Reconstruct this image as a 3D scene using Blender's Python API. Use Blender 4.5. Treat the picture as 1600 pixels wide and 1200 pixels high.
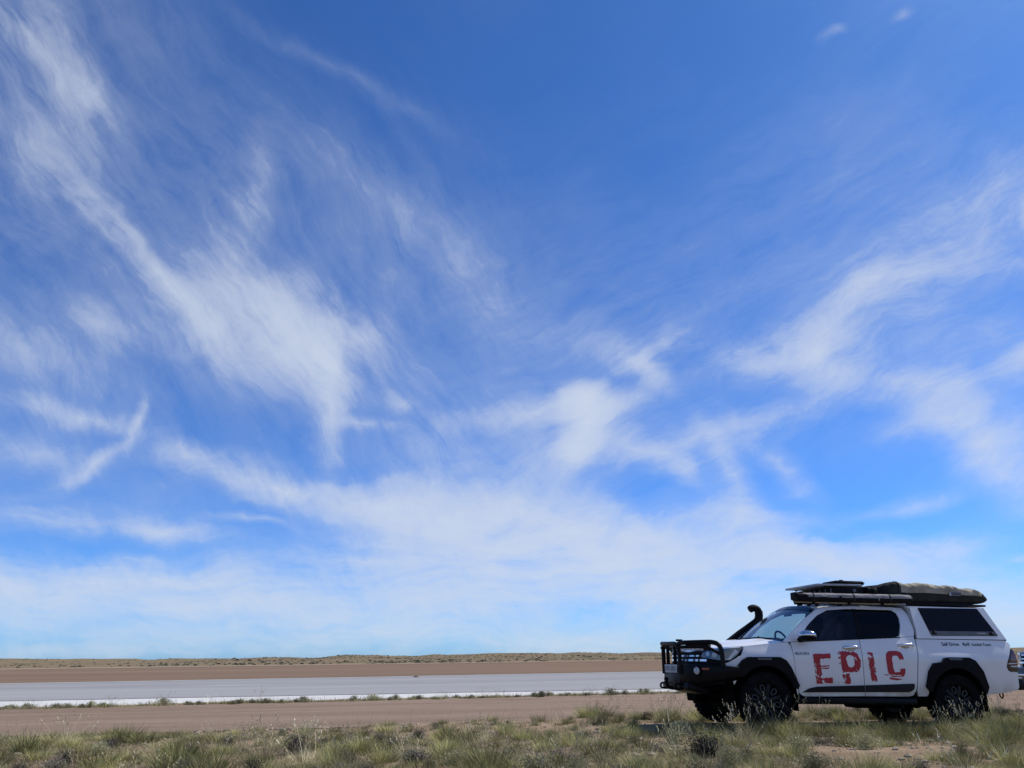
import bpy, bmesh, math, random
from mathutils import Vector, Matrix, noise
R = math.radians
for o in list(bpy.data.objects):
    bpy.data.objects.remove(o, do_unlink=True)
scene = bpy.context.scene
col = scene.collection

# ---------------------------------------------------------------- camera
# world X runs along the gravel road (image right), Y runs away from the viewer, Z is up
EYE = Vector((0.0, 0.0, 1.0755))
YAW, PITCH, ROLL = R(10.0), R(19.545), R(0.62)
fh = Vector((math.sin(YAW), math.cos(YAW), 0)); rt = Vector((math.cos(YAW), -math.sin(YAW), 0)); zz = Vector((0, 0, 1))
fw = fh*math.cos(PITCH) + zz*math.sin(PITCH); up = -fh*math.sin(PITCH) + zz*math.cos(PITCH)
cr = rt*math.cos(ROLL) - up*math.sin(ROLL); cu = up*math.cos(ROLL) + rt*math.sin(ROLL)
cd = bpy.data.cameras.new('camera'); cam = bpy.data.objects.new('camera', cd); col.objects.link(cam)
cd.sensor_width = 36.0; cd.lens = 27.0; cd.clip_start = 0.05; cd.clip_end = 20000
cam.matrix_world = Matrix(((cr.x, cu.x, -fw.x, EYE.x), (cr.y, cu.y, -fw.y, EYE.y), (cr.z, cu.z, -fw.z, EYE.z), (0, 0, 0, 1)))
scene.camera = cam

# ---------------------------------------------------------------- light, sky, exposure
SUN_EL, SUN_AZ = R(52.0), R(77.0)          # azimuth from +Y towards +X: high on the right, a touch towards the viewer
sv = Vector((math.sin(SUN_AZ)*math.cos(SUN_EL), math.cos(SUN_AZ)*math.cos(SUN_EL), math.sin(SUN_EL)))
sd = bpy.data.lights.new('sun', 'SUN'); so = bpy.data.objects.new('sun', sd); col.objects.link(so)
sd.energy = 4.8; sd.angle = R(0.55); sd.color = (1.0, 0.94, 0.84)
so.rotation_euler = sv.to_track_quat('Z', 'Y').to_euler(); so.location = (30, -5, 40)
scene.view_settings.view_transform = 'Standard'; scene.view_settings.look = 'None'
scene.view_settings.gamma = 1.0; scene.view_settings.exposure = 0.0; scene.view_settings.use_curve_mapping = False

world = bpy.data.worlds.new('World'); scene.world = world; world.use_nodes = True
wt = world.node_tree; wt.nodes.clear(); WN = wt.nodes.new; WL = wt.links.new
def wmath(op, a, b=None, c=None, clamp=False):
    n = WN('ShaderNodeMath'); n.operation = op; n.use_clamp = clamp
    for i, v in enumerate((a, b, c)):
        if v is None: continue
        if isinstance(v, (int, float)): n.inputs[i].default_value = v
        else: WL(v, n.inputs[i])
    return n.outputs[0]
def wnoise(vec, scale, detail, rough, distort=0.0):
    n = WN('ShaderNodeTexNoise'); n.inputs['Scale'].default_value = scale; n.inputs['Detail'].default_value = detail
    n.inputs['Roughness'].default_value = rough; n.inputs['Distortion'].default_value = distort
    WL(vec, n.inputs['Vector']); return n
def wvec(op, a, b):
    n = WN('ShaderNodeVectorMath'); n.operation = op
    for i, v in enumerate((a, b)):
        if isinstance(v, tuple): n.inputs[i].default_value = v
        else: WL(v, n.inputs[i])
    return n.outputs[0]
def wmap(vec, loc=(0, 0, 0), rot=0.0, scale=(1, 1, 1), typ='POINT'):
    n = WN('ShaderNodeMapping'); n.vector_type = typ; n.inputs['Location'].default_value = loc
    n.inputs['Rotation'].default_value = (0, 0, rot); n.inputs['Scale'].default_value = scale
    WL(vec, n.inputs['Vector']); return n.outputs[0]
sky = WN('ShaderNodeTexSky'); sky.sky_type = 'NISHITA'; sky.sun_disc = False
sky.sun_elevation = SUN_EL; sky.sun_rotation = SUN_AZ
sky.altitude = 1200; sky.air_density = 0.8; sky.dust_density = 1.1; sky.ozone_density = 6.0
tc = WN('ShaderNodeTexCoord'); sx = WN('ShaderNodeSeparateXYZ'); WL(tc.outputs['Generated'], sx.inputs[0])
dx, dy, dz = sx.outputs
# conformal map of the sky about the +Y horizon point (folded behind the viewer so the same kind of cirrus goes on all round)
den = wmath('ADD', wmath('ABSOLUTE', dy), 1.0)
cx = WN('ShaderNodeCombineXYZ'); WL(wmath('DIVIDE', dx, den), cx.inputs[0]); WL(wmath('DIVIDE', dz, den), cx.inputs[1])
P0 = cx.outputs[0]
# overhead cirrus layer coordinates for the fibres
dl = wmath('ADD', wmath('MAXIMUM', dz, 0.0), 0.14)
cq = WN('ShaderNodeCombineXYZ'); WL(wmath('DIVIDE', dx, dl), cq.inputs[0]); WL(wmath('DIVIDE', dy, dl), cq.inputs[1])
Q0 = cq.outputs[0]
w1 = wnoise(P0, 7.0, 3.0, 0.55); w2 = wnoise(P0, 30.0, 4.0, 0.6)
o1 = wvec('MULTIPLY', wvec('SUBTRACT', w1.outputs['Color'], (0.5, 0.5, 0.5)), (0.055, 0.048, 0.0))
o2 = wvec('MULTIPLY', wvec('SUBTRACT', w2.outputs['Color'], (0.5, 0.5, 0.5)), (0.015, 0.014, 0.0))
PW = wvec('ADD', wvec('ADD', P0, o1), o2)
CIRRUS = [  # centre, half length, half width, angle, thickness, in the conformal sky map
    (-0.2138,0.3543,0.0541,0.0231,-47.3,0.3), (-0.1928,0.3409,0.0294,0.0139,-33,0.26), (-0.2138,0.2943,0.0611,0.0422,-72.4,0.22), (-0.1802,0.3343,0.0151,0.008,-33.2,0.22),
    (-0.1809,0.2623,0.0268,0.0114,-51.9,0.3), (-0.1596,0.2381,0.033,0.0085,-46.7,0.5), (-0.1382,0.2211,0.0261,0.0095,-38.4,0.38), (-0.0748,0.191,0.0749,0.0351,-18.3,0.45),
    (-0.0683,0.2123,0.0558,0.025,-24.1,0.34), (-0.1021,0.246,0.0174,0.0535,-1.4,0.22), (-0.0912,0.2927,0.011,0.0289,-2.4,0.18), (-0.0355,0.173,0.0122,0.046,-1.7,0.62),
    (-0.0187,0.2036,0.0252,0.0168,29,0.3), (-0.04,0.1477,0.008,0.0372,7.1,0.3), (-0.1101,0.1959,0.0423,0.016,-34.7,0.35), (-0.0544,0.1842,0.0411,0.0183,-57.1,0.35),
    (-0.2092,0.1686,0.0622,0.0166,-21.7,0.28), (-0.178,0.1881,0.0378,0.0123,-17.7,0.26), (-0.1994,0.1394,0.039,0.0093,-11.5,0.22), (-0.1726,0.1363,0.0377,0.0056,-15,0.42),
    (-0.1444,0.1336,0.0032,0.014,8.9,0.62), (-0.1629,0.1104,0.0286,0.0049,28.9,0.52), (-0.1966,0.1172,0.039,0.0109,-12.4,0.3), (-0.1142,0.1146,0.0339,0.0076,-28,0.5),
    (-0.0642,0.1,0.0543,0.0102,-13.2,0.62), (0.0034,0.0927,0.073,0.0129,-7.8,0.66), (0.0859,0.0889,0.0791,0.0156,-7.6,0.55), (0.0777,0.0705,0.0947,0.0303,-4.7,0.85),
    (0.1398,0.0704,0.0821,0.0254,-15.2,0.95), (0.185,0.07,0.0361,0.0108,-33.3,0.5), (0.0526,0.0886,0.0661,0.0164,4.6,0.4), (-0.1661,0.0353,0.1055,0.0211,-1.4,0.72),
    (-0.0774,0.0363,0.0876,0.0184,-3.6,0.55), (-0.1211,0.0468,0.0626,0.0102,-3.2,0.35), (0.0456,0.0368,0.104,0.0232,-4.9,0.6), (0.0146,0.0159,0.1667,0.0168,-4.1,0.55),
    (0.1666,0.0283,0.1279,0.0273,-0.6,0.72), (0.2654,0.0348,0.1064,0.0216,-1,0.62), (0.2046,0.0067,0.1932,0.0171,-0.6,0.55), (0.3543,0.0216,0.0685,0.0228,-1.1,0.55),
    (-0.1806,0.0086,0.0368,0.0047,-3.5,0.3), (0.1064,0.0464,0.1703,0.0218,-4.1,0.25), (0.1275,0.0766,0.1075,0.0185,-8.1,0.25), (0.2251,0.0179,0.1621,0.0154,-0.7,0.35),
    (0.0659,0.0137,0.1659,0.0106,-2.3,0.3), (0.3393,0.0372,0.0635,0.0155,-1.4,0.2), (-0.1196,0.0069,0.1414,0.0077,-1.4,0.3), (0.1304,0.1602,0.0146,0.0138,-19.9,1.8),
    (0.1333,0.1352,0.0111,0.0257,-30.1,1.3), (0.1067,0.1523,0.0473,0.0095,8.5,0.42), (0.1281,0.1225,0.051,0.0191,10,0.42), (0.154,0.1524,0.0193,0.0086,24.9,0.4),
    (0.0731,0.1137,0.0673,0.0188,-7.3,0.25), (0.1671,0.1827,0.0238,0.0104,-35.7,0.85), (0.1844,0.2,0.0302,0.0114,29.8,0.34), (0.1367,0.2003,0.0394,0.0153,-29.8,0.15),
    (0.1932,0.1127,0.0141,0.0085,-9,0.9), (0.1705,0.1257,0.0336,0.0094,-25.9,0.4), (0.3178,0.225,0.0749,0.013,22.3,0.36), (0.3644,0.2362,0.0558,0.0094,8.2,0.42),
    (0.293,0.1941,0.03,0.0238,7.7,0.56), (0.2479,0.1896,0.0539,0.0148,6.3,0.36), (0.3874,0.2783,0.055,0.0296,37.6,0.28), (0.3378,0.2407,0.062,0.0258,28.7,0.2),
    (0.4107,0.269,0.005,0.0092,-7.6,0.4), (0.2547,0.1504,0.0704,0.0144,26.1,0.36), (0.1959,0.1305,0.0381,0.0093,27.3,0.22), (0.3458,0.1651,0.0413,0.0135,-12.8,0.46),
    (0.3588,0.1411,0.033,0.01,5.5,0.4), (0.3826,0.1272,0.0445,0.0188,-51.4,0.46), (0.3946,0.1101,0.0239,0.0223,-3.5,0.42), (0.4043,0.1732,0.0184,0.0119,35,0.42),
    (0.2278,0.1045,0.01,0.039,27,0.5), (0.2587,0.1142,0.0116,0.0324,36.9,0.36), (0.2419,0.0752,0.0507,0.0199,-27.4,0.62), (0.2836,0.0621,0.0753,0.0162,-9.9,0.6),
    (0.3206,0.0901,0.046,0.0056,16,0.6), (0.3467,0.0643,0.0329,0.0101,11.1,0.6), (0.3161,0.0514,0.0728,0.0099,-4.7,0.4), (-0.0442,0.3725,0.0676,0.0067,-25.3,0.07),
    (0.0082,0.3499,0.0466,0.0085,-19,0.05), (0.0387,0.2586,0.0733,0.0218,-34.9,0.11), (0.066,0.2295,0.0304,0.0219,-68,0.12), (-0.0235,0.2966,0.0828,0.0214,-22.7,0.07),
    (0.295,0.4029,0.0084,0.0035,26.5,0.22), (0.3355,0.4078,0.0044,0.0035,25.9,0.2), (0.0109,0.1542,0.0142,0.0084,-17.9,0.34), (-0.0153,0.1398,0.0286,0.0041,-0.7,0.3),
    (0.0389,0.134,0.0419,0.0211,41.6,0.15), (-0.1886,0.081,0.0701,0.0101,-3.8,0.4), (-0.1208,0.0747,0.0356,0.0052,-7.5,0.4), (-0.1363,0.0589,0.0206,0.0033,-2.7,0.35),
    (-0.074,0.08,0.0226,0.0031,-2.4,0.3), (-0.011,0.0606,0.0197,0.0031,-1.3,0.3), (0.3914,0.0618,0.0136,0.0031,6.9,0.3), (0.3729,0.1822,0.0728,0.0506,-4.7,0.1),
    (0.1714,0.2265,0.1131,0.0659,-0.5,0.08), (0.3098,0.3247,0.0974,0.0705,27.8,0.08), (-0.1232,0.2189,0.1499,0.1289,6.8,0.17), (0.0394,0.2413,0.1127,0.0863,2.9,0.1),
    (0.3369,0.2107,0.123,0.1028,-4.3,0.14), (0.1067,0.1523,0.137,0.0644,0.5,0.16), (0.0198,0.0882,0.2021,0.0283,-5,0.12), (0.2085,0.0555,0.1589,0.0283,-4.8,0.12),
    (0.086,0.0564,0.1226,0.016,-3,0.15),
    (0.62,0.30,0.16,0.05,20,0.5), (0.70,0.12,0.25,0.06,5,0.6), (0.55,0.62,0.2,0.06,40,0.4), (0.15,0.62,0.3,0.08,-30,0.35),
    (-0.35,0.55,0.25,0.1,-50,0.4), (-0.5,0.25,0.2,0.07,25,0.5), (-0.6,0.08,0.3,0.05,3,0.6), (-0.3,0.03,0.2,0.03,2,0.5), (0.55,0.03,0.25,0.03,0,0.5),
]
acc = None
for (ex, ey, ea, eb, er, es) in CIRRUS:
    mp = wmap(PW, (ex, ey, 0), R(er), (ea*1.75, eb*1.75, 1), 'TEXTURE')
    g = WN('ShaderNodeTexGradient'); g.gradient_type = 'QUADRATIC_SPHERE'; WL(mp, g.inputs[0])
    acc = wmath('MULTIPLY', g.outputs['Fac'], es) if acc is None else wmath('MULTIPLY_ADD', g.outputs['Fac'], es, acc)
def wrange(v, a, b, c, d):
    n = WN('ShaderNodeMapRange'); n.interpolation_type = 'SMOOTHSTEP'; WL(v, n.inputs[0])
    for i, k in enumerate((a, b, c, d)): n.inputs[i+1].default_value = k
    return n.outputs[0]
def wmixf(f, a, b):
    n = WN('ShaderNodeMix'); n.data_type = 'FLOAT'; WL(f, n.inputs[0]); WL(a, n.inputs[2]); WL(b, n.inputs[3]); return n.outputs[0]
sp0 = WN('ShaderNodeSeparateXYZ'); WL(P0, sp0.inputs[0])
bank = wrange(wnoise(wmap(wmap(PW, rot=R(-5)), scale=(1.0, 6.0, 1.0)), 3.4, 5.0, 0.6, 0.5).outputs['Fac'], 0.36, 0.60, 0.40, 1.22)   # low cloud lies in long layers with gaps
one = WN('ShaderNodeValue'); one.outputs[0].default_value = 1.0
acc = wmath('MULTIPLY', acc, wmixf(wrange(sp0.outputs[1], 0.06, 0.17, 0.0, 1.0), bank, one.outputs[0]))
acc = wmath('DIVIDE', acc, wmath('MULTIPLY_ADD', acc, 0.30, 1.0))   # overlapping sheets add up softly
sp_ = WN('ShaderNodeSeparateXYZ'); WL(PW, sp_.inputs[0])
def fibres(ang, scale, stretch):   # long fibres combed along one direction
    a_ = wmap(PW, rot=R(-ang)); b_ = wmap(a_, scale=(1.0, stretch, 1.0)); return wnoise(b_, scale, 8.0, 0.72, 0.35).outputs['Fac']
fl_ = fibres(-50.0, 9.0, 4.5); fr_ = fibres(24.0, 9.0, 4.2); fb_ = fibres(-6.0, 8.0, 4.5)
fside = wmixf(wrange(sp_.outputs[0], -0.02, 0.17, 0.0, 1.0), fl_, fr_)
fdir = wmixf(wrange(sp_.outputs[1], 0.05, 0.15, 0.0, 1.0), fb_, fside)
f3 = wnoise(PW, 16.0, 7.0, 0.66, 0.4).outputs['Fac']
def strands(ang, scale, stretch):   # thin bright filaments
    n_ = wnoise(wmap(wmap(PW, rot=R(-ang)), scale=(1.0, stretch, 1.0)), scale, 4.0, 0.6, 0.4).outputs['Fac']
    return wmath('POWER', wmath('SUBTRACT', 1.0, wmath('ABSOLUTE', wmath('MULTIPLY_ADD', n_, 4.0, -2.0), clamp=True)), 1.6)
sl_ = strands(-58.0, 8.0, 4.0); sr_ = strands(30.0, 8.0, 4.0)
fil = wmixf(wrange(sp_.outputs[0], -0.02, 0.17, 0.0, 1.0), sl_, sr_)
ero = wmath('ADD', wmath('ADD', wmath('MULTIPLY', wrange(fdir, 0.30, 0.70, 0.0, 1.0), 0.50), wmath('MULTIPLY', wrange(f3, 0.34, 0.66, 0.0, 1.0), 0.30)), wmath('MULTIPLY', fil, 0.24))
veil = wmath('MULTIPLY', wrange(wnoise(P0, 3.2, 5.0, 0.55).outputs['Fac'], 0.45, 0.80, 0.0, 0.05), ero)
core = wmath('MAXIMUM', wmath('SUBTRACT', wmath('MULTIPLY', acc, 1.2), wmath('MULTIPLY', wmath('SUBTRACT', 1.0, ero), 0.50)), 0.0)
dens = wmath('ADD', wmath('ADD', wmath('MULTIPLY', core, 0.42), wmath('MULTIPLY', acc, wmath('ADD', wmath('MULTIPLY', ero, 1.6), 0.07))), veil)
cov = wmath('MULTIPLY', wmath('SUBTRACT', 1.0, wmath('EXPONENT', wmath('MULTIPLY', dens, -1.75))), 0.93)
tint = WN('ShaderNodeMix'); tint.data_type = 'RGBA'; tint.blend_type = 'MULTIPLY'; tint.inputs[0].default_value = 1.0
WL(sky.outputs[0], tint.inputs[6]); tint.inputs[7].default_value = (0.58,1.08,1.64,1)
mx = WN('ShaderNodeMix'); mx.data_type = 'RGBA'; WL(cov, mx.inputs[0]); WL(tint.outputs[2], mx.inputs[6]); mx.inputs[7].default_value = (6.3,7.0,8.2,1)
bg = WN('ShaderNodeBackground'); bg.inputs[1].default_value = 0.1; WL(mx.outputs[2], bg.inputs[0])
wo = WN('ShaderNodeOutputWorld'); WL(bg.outputs[0], wo.inputs[0])
world.cycles.sampling_method = 'MANUAL'; world.cycles.sample_map_resolution = 512

# ---------------------------------------------------------------- helpers
rng = random.Random(7)
def tag(o, label=None, cat=None, group=None, kind=None):
    if label: o['label'] = label
    if cat: o['category'] = cat
    if group: o['group'] = group
    if kind: o['kind'] = kind
    return o
def empty(name, loc=(0, 0, 0), rot=(0, 0, 0)):
    o = bpy.data.objects.new(name, None); col.objects.link(o); o.location = loc; o.rotation_euler = rot; o.empty_display_size = 0.2
    return o
def link(name, me, mat=None, parent=None):
    o = bpy.data.objects.new(name, me); col.objects.link(o)
    if mat is not None and len(me.materials) == 0: me.materials.append(mat)
    o.parent = parent
    return o
def from_bm(name, bm, mat=None, parent=None, smooth=False, angle=None):
    bmesh.ops.recalc_face_normals(bm, faces=bm.faces)
    if smooth or angle:
        for f in bm.faces: f.smooth = True
    if angle:
        for e in bm.edges:
            if len(e.link_faces) == 2 and e.calc_face_angle(0) > R(angle): e.smooth = False
    me = bpy.data.meshes.new(name); bm.to_mesh(me); bm.free()
    return link(name, me, mat, parent)

class Nodes:
    def __init__(s, name):
        s.m = bpy.data.materials.new(name); s.m.use_nodes = True; s.t = s.m.node_tree
        s.b = s.t.nodes['Principled BSDF']; s.out = s.t.nodes['Material Output']
    def n(s, typ, **kw):
        x = s.t.nodes.new(typ)
        for k, v in kw.items(): setattr(x, k, v)
        return x
    def l(s, a, b): s.t.links.new(a, b)
    def coord(s, kind='Object'):
        return s.n('ShaderNodeTexCoord').outputs[kind]
    def pos(s): return s.n('ShaderNodeNewGeometry').outputs['Position']
    def noise(s, vec, scale, detail=4, rough=0.55, dist=0.0):
        x = s.n('ShaderNodeTexNoise'); x.inputs['Scale'].default_value = scale; x.inputs['Detail'].default_value = detail
        x.inputs['Roughness'].default_value = rough; x.inputs['Distortion'].default_value = dist
        if vec is not None: s.l(vec, x.inputs['Vector'])
        return x.outputs['Fac']
    def rng(s, v, a, b, c=0.0, d=1.0):
        x = s.n('ShaderNodeMapRange'); x.interpolation_type = 'SMOOTHSTEP'; s.l(v, x.inputs[0])
        for i, k in enumerate((a, b, c, d)): x.inputs[i+1].default_value = k
        return x.outputs[0]
    def mix(s, f, a, b, mode='MIX'):
        x = s.n('ShaderNodeMix'); x.data_type = 'RGBA'; x.blend_type = mode
        for i, v in ((0, f), (6, a), (7, b)):
            if isinstance(v, (int, float)): x.inputs[i].default_value = v
            elif isinstance(v, tuple): x.inputs[i].default_value = (v[0], v[1], v[2], 1)
            else: s.l(v, x.inputs[i])
        return x.outputs[2]
    def math(s, op, a, b=0.0):
        x = s.n('ShaderNodeMath', operation=op)
        for i, v in enumerate((a, b)):
            if isinstance(v, (int, float)): x.inputs[i].default_value = v
            else: s.l(v, x.inputs[i])
        return x.outputs[0]
    def bump(s, h, strength, dist=0.01):
        x = s.n('ShaderNodeBump'); x.inputs['Strength'].default_value = strength; x.inputs['Distance'].default_value = dist
        s.l(h, x.inputs['Height']); s.l(x.outputs[0], s.b.inputs['Normal'])
    def set(s, **kw):
        for k, v in kw.items():
            i = s.b.inputs[k.replace('_', ' ')]
            if isinstance(v, (int, float)): i.default_value = v
            elif isinstance(v, tuple): i.default_value = (v[0], v[1], v[2], 1)
            else: s.l(v, i)
def simple(name, c, rough=0.5, metal=0.0, spec=0.5, var=0.15, scale=6.0, coat=0.0, bump=0.0, bscale=60.0):
    m = Nodes(name); co = m.coord()
    v = m.rng(m.noise(co, scale, 5), 0.3, 0.7)
    m.set(Base_Color=m.mix(v, tuple(x*(1-var) for x in c), tuple(min(1, x*(1+var)) for x in c)), Roughness=rough, Metallic=metal, Specular_IOR_Level=spec, Coat_Weight=coat)
    if bump: m.bump(m.noise(co, bscale, 4), bump)
    return m.m

# ---------------------------------------------------------------- ground surfaces
def ground_mat(name, a, b, c, s1, s2, bump=0.6, bscale=14.0, speck=None, stretch=(1, 1, 1)):
    m = Nodes(name); p = m.pos()
    mp = m.n('ShaderNodeMapping'); mp.inputs['Scale'].default_value = stretch; m.l(p, mp.inputs[0]); p = mp.outputs[0]
    k = m.mix(m.rng(m.noise(p, s1, 6, 0.6), 0.35, 0.65), a, b)
    k = m.mix(m.rng(m.noise(p, s2, 5, 0.65), 0.45, 0.75), k, c)
    if speck:
        k = m.mix(m.rng(m.noise(p, speck[1], 3, 0.6), 0.58, 0.72), k, speck[0])
    m.set(Base_Color=k, Roughness=0.95, Specular_IOR_Level=0.0)
    if bump: m.bump(m.noise(p, bscale, 5, 0.65), bump, 0.03)
    return m.m
M_VERGE = ground_mat('verge_soil', (0.23, 0.165, 0.112), (0.31, 0.235, 0.165), (0.19, 0.135, 0.095), 1.3, 5.0, 0.8, 16.0, ((0.36, 0.30, 0.23), 22.0))
M_ROAD = ground_mat('road_gravel', (0.215, 0.160, 0.122), (0.270, 0.203, 0.158), (0.185, 0.138, 0.106), 0.9, 3.5, 0.9, 30.0, ((0.32, 0.26, 0.21), 26.0), (0.08, 1, 1))
M_SALT = ground_mat('salt_crust', (0.50, 0.50, 0.49), (0.57, 0.57, 0.555), (0.43, 0.425, 0.41), 0.3, 1.1, 0.3, 6.0, None, (0.3, 1, 1))
M_MUD = ground_mat('wet_salt_mud', (0.232, 0.232, 0.244), (0.300, 0.300, 0.312), (0.262, 0.258, 0.262), 0.03, 0.16, 0.0, 1.0, ((0.33, 0.33, 0.335), 0.30), (0.12, 1, 1))
M_BED = ground_mat('dry_pan_bed', (0.170, 0.122, 0.092), (0.225, 0.162, 0.118), (0.150, 0.110, 0.088), 0.022, 0.09, 0.0, 1.0, None, (0.2, 1, 1))
M_HILL = ground_mat('scrub_hills', (0.185, 0.140, 0.096), (0.205, 0.165, 0.110), (0.125, 0.125, 0.080), 0.012, 0.045, 0.0, 1.0, ((0.24, 0.165, 0.115), 0.14), (0.5, 1, 1))
M_SAND = ground_mat('pale_sand', (0.30, 0.24, 0.18), (0.35, 0.285, 0.22), (0.27, 0.215, 0.16), 0.05, 0.2, 0.0, 1.0)

def smooth(a, b, t):
    t = max(0.0, min(1.0, (t-a)/(b-a))); return t*t*(3-2*t)
def nz(x, y, s, seed=0.0): return noise.noise(Vector((x*s+seed, y*s-seed*0.7, seed)))
ROAD_N, ROAD_F = 14.55, 22.75
def road_near(x): return ROAD_N + 0.10*nz(x, 0, 0.35, 3) + 0.05*nz(x, 0, 1.7, 9) + 0.012*x
def road_far(x): return ROAD_F + 0.15*nz(x, 0, 0.3, 5) + 0.07*nz(x, 0, 1.4, 11) + 0.09*x*(1 if abs(x) < 25 else 25/abs(x))
def ground_z(x, y):
    near, far = road_near(x), road_far(x)
    v = 0.10*nz(x, y, 0.28, 1) + 0.05*nz(x, y, 0.9, 2) + 0.022*nz(x, y, 3.1, 4)
    # the parked vehicle's own level stretch of verge
    fl = smooth(0.0, 0.9, abs(x-7.6)-3.2) if abs(y-12.0) < 1.6 else 1.0
    fl = max(fl, smooth(0.9, 1.8, abs(y-12.0)))
    v = v*(0.25+0.75*fl) - 0.012*(x-7.15)*(1-smooth(1.5, 4.0, abs(x-7.15)-3.0))*(1-smooth(1.5, 3.5, abs(y-12.0))) + 0.0
    if y < near - 0.5: return v
    if y < near: t = smooth(near-0.5, near, y); return v*(1-t) + (-0.09)*t
    if y < far: return -0.12
    t = smooth(far, far+0.5, y); z = -0.12*(1-t) + (-0.055 + 0.04*nz(x, y, 1.0, 6))*t
    t2 = smooth(far+1.3, far+13.5, y)
    return z*(1-t2) + (-0.95)*t2
def spaced(segs):
    out = []
    for a, b, s in segs:
        n = max(1, int(round((b-a)/s)))
        out += [a + (b-a)*i/n for i in range(n)]
    return out + [segs[-1][1]]
def sheet(name, xs, ys, fz, mat, kind='structure'):
    vs = [(x, y, fz(x, y)) for y in ys for x in xs]; w = len(xs)
    fs = [(j*w+i, j*w+i+1, (j+1)*w+i+1, (j+1)*w+i) for j in range(len(ys)-1) for i in range(w-1)]
    me = bpy.data.meshes.new(name); me.from_pydata(vs, [], fs); me.polygons.foreach_set('use_smooth', [True]*len(fs))
    o = link(name, me, mat); tag(o, kind=kind); return o
gx = spaced([(-6000, -600, 900), (-600, -100, 100), (-100, -20, 8), (-20, -9, 0.5), (-9, 18, 0.16), (18, 40, 1.0), (40, 120, 8), (120, 800, 85), (800, 6000, 900)])
gy = spaced([(-400, -20, 40), (-20, 3, 1.5), (3, 7, 0.3), (7, 15.2, 0.13), (15.2, 23, 1.1), (23, 27, 0.25), (27, 40, 1.0), (40, 100, 10), (100, 900, 100), (900, 9000, 1600)])
sheet('ground', gx, gy, ground_z, M_VERGE)
# road: its own strip with ragged edges and a low windrow of graded gravel
rx = spaced([(-700, -60, 40), (-60, -14, 2.0), (-14, 26, 0.25), (26, 90, 2.5), (90, 900, 60)])
rv, rf = [], []
for i, x in enumerate(rx):
    n0, n1 = road_near(x), road_far(x)
    prof = [(n0-0.05, -0.14), (n0+0.05, -0.055+0.03*nz(x, 1, 2.5, 8)), (n0+0.22, -0.045+0.02*nz(x, 2, 2.0, 8)), (n0+0.5, -0.07), (n0+1.6, -0.062), ((n0+n1)/2, -0.035), (n1-1.6, -0.062), (n1-0.45, -0.07), (n1-0.2, -0.02+0.03*nz(x, 3, 2.0, 8)), (n1, -0.01+0.03*nz(x, 4, 2.4, 8)), (n1+0.15, -0.14)]
    rv += [(x, y, z) for y, z in prof]
k = 11
for i in range(len(rx)-1):
    for j in range(k-1): rf.append((i*k+j, i*k+k+j, i*k+k+j+1, i*k+j+1))
me = bpy.data.meshes.new('gravel_road'); me.from_pydata(rv, [], rf); me.polygons.foreach_set('use_smooth', [True]*len(rf))
o = link('gravel_road', me, M_ROAD); tag(o, kind='structure')
# salt pan: white crust along the shore, wet grey mud, dry brown bed beyond
far_shore = lambda x: 92.0 + 0.16*x + 2.0*nz(x, 0, 0.02, 3) + 0.7*nz(x, 0, 0.11, 4)
bed_end = lambda x: (286.0 + 0.36*x if x < 150 else 340.0) + 5*nz(x, 0, 0.01, 5)
def strip(name, xs, fa, fb, z, mat, n=3):
    vs, fs = [], []
    for x in xs:
        a, b = fa(x), fb(x)
        vs += [(x, a + (b-a)*j/n, z) for j in range(n+1)]
    for i in range(len(xs)-1):
        for j in range(n): fs.append((i*(n+1)+j, (i+1)*(n+1)+j, (i+1)*(n+1)+j+1, i*(n+1)+j+1))
    me = bpy.data.meshes.new(name); me.from_pydata(vs, [], fs); o = link(name, me, mat); tag(o, kind='structure'); return o
px_ = spaced([(-900, -200, 50), (-200, -60, 5), (-60, 120, 0.8), (120, 300, 5), (300, 1500, 50)])
shore = lambda x: 49.2 + 0.6*nz(x, 0, 0.10, 7) + 0.3*nz(x, 0, 0.45, 8)
strip('salt_crust', px_, lambda x: 35.0, lambda x: shore(x)+0.6, -0.925, M_SALT)
strip('salt_pan', px_, lambda x: shore(x)+0.6*(0.5+0.5*nz(x, 0, 0.4, 2))*0, lambda x: far_shore(x), -0.905, M_MUD, 8)
strip('far_salt_line', px_, lambda x: far_shore(x)-0.2, lambda x: far_shore(x)+1.8+1.5*max(0, nz(x, 0, 0.04, 12)), -0.885, M_SALT, 1)
strip('pan_bed', px_, lambda x: far_shore(x)+1.4, lambda x: bed_end(x)+6, -0.865, M_BED, 8)
strip('far_sand', px_, lambda x: bed_end(x), lambda x: bed_end(x)+40, -0.845, M_SAND, 2)
def hill_z(x, y):
    y0 = bed_end(x)+14
    t = smooth(y0, y0+330, y)
    ridge = 0.80 + 0.50*nz(x, 0, 0.009, 21) + 0.48*nz(x, 30, 0.028, 22) + 0.28*nz(x, 60, 0.07, 23)
    h = t*(4.2*ridge + 0.0014*x) + 0.9*t*nz(x, y, 0.012, 24) + 0.35*t*nz(x, y, 0.04, 25)
    return -0.86 + h - 2.5*smooth(y0+430, y0+700, y)
hx = spaced([(-1200, -420, 60), (-420, 480, 5.0), (480, 1800, 70)])
hv, hf = [], []; hn = 46
for x in hx:
    for j in range(hn+1):
        y = bed_end(x)+12 + 820*(j/hn)**1.35; hv.append((x, y, hill_z(x, y)))
for i in range(len(hx)-1):
    for j in range(hn): hf.append((i*(hn+1)+j, (i+1)*(hn+1)+j, (i+1)*(hn+1)+j+1, i*(hn+1)+j+1))
me = bpy.data.meshes.new('hills'); me.from_pydata(hv, [], hf); me.polygons.foreach_set('use_smooth', [True]*len(hf))
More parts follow.
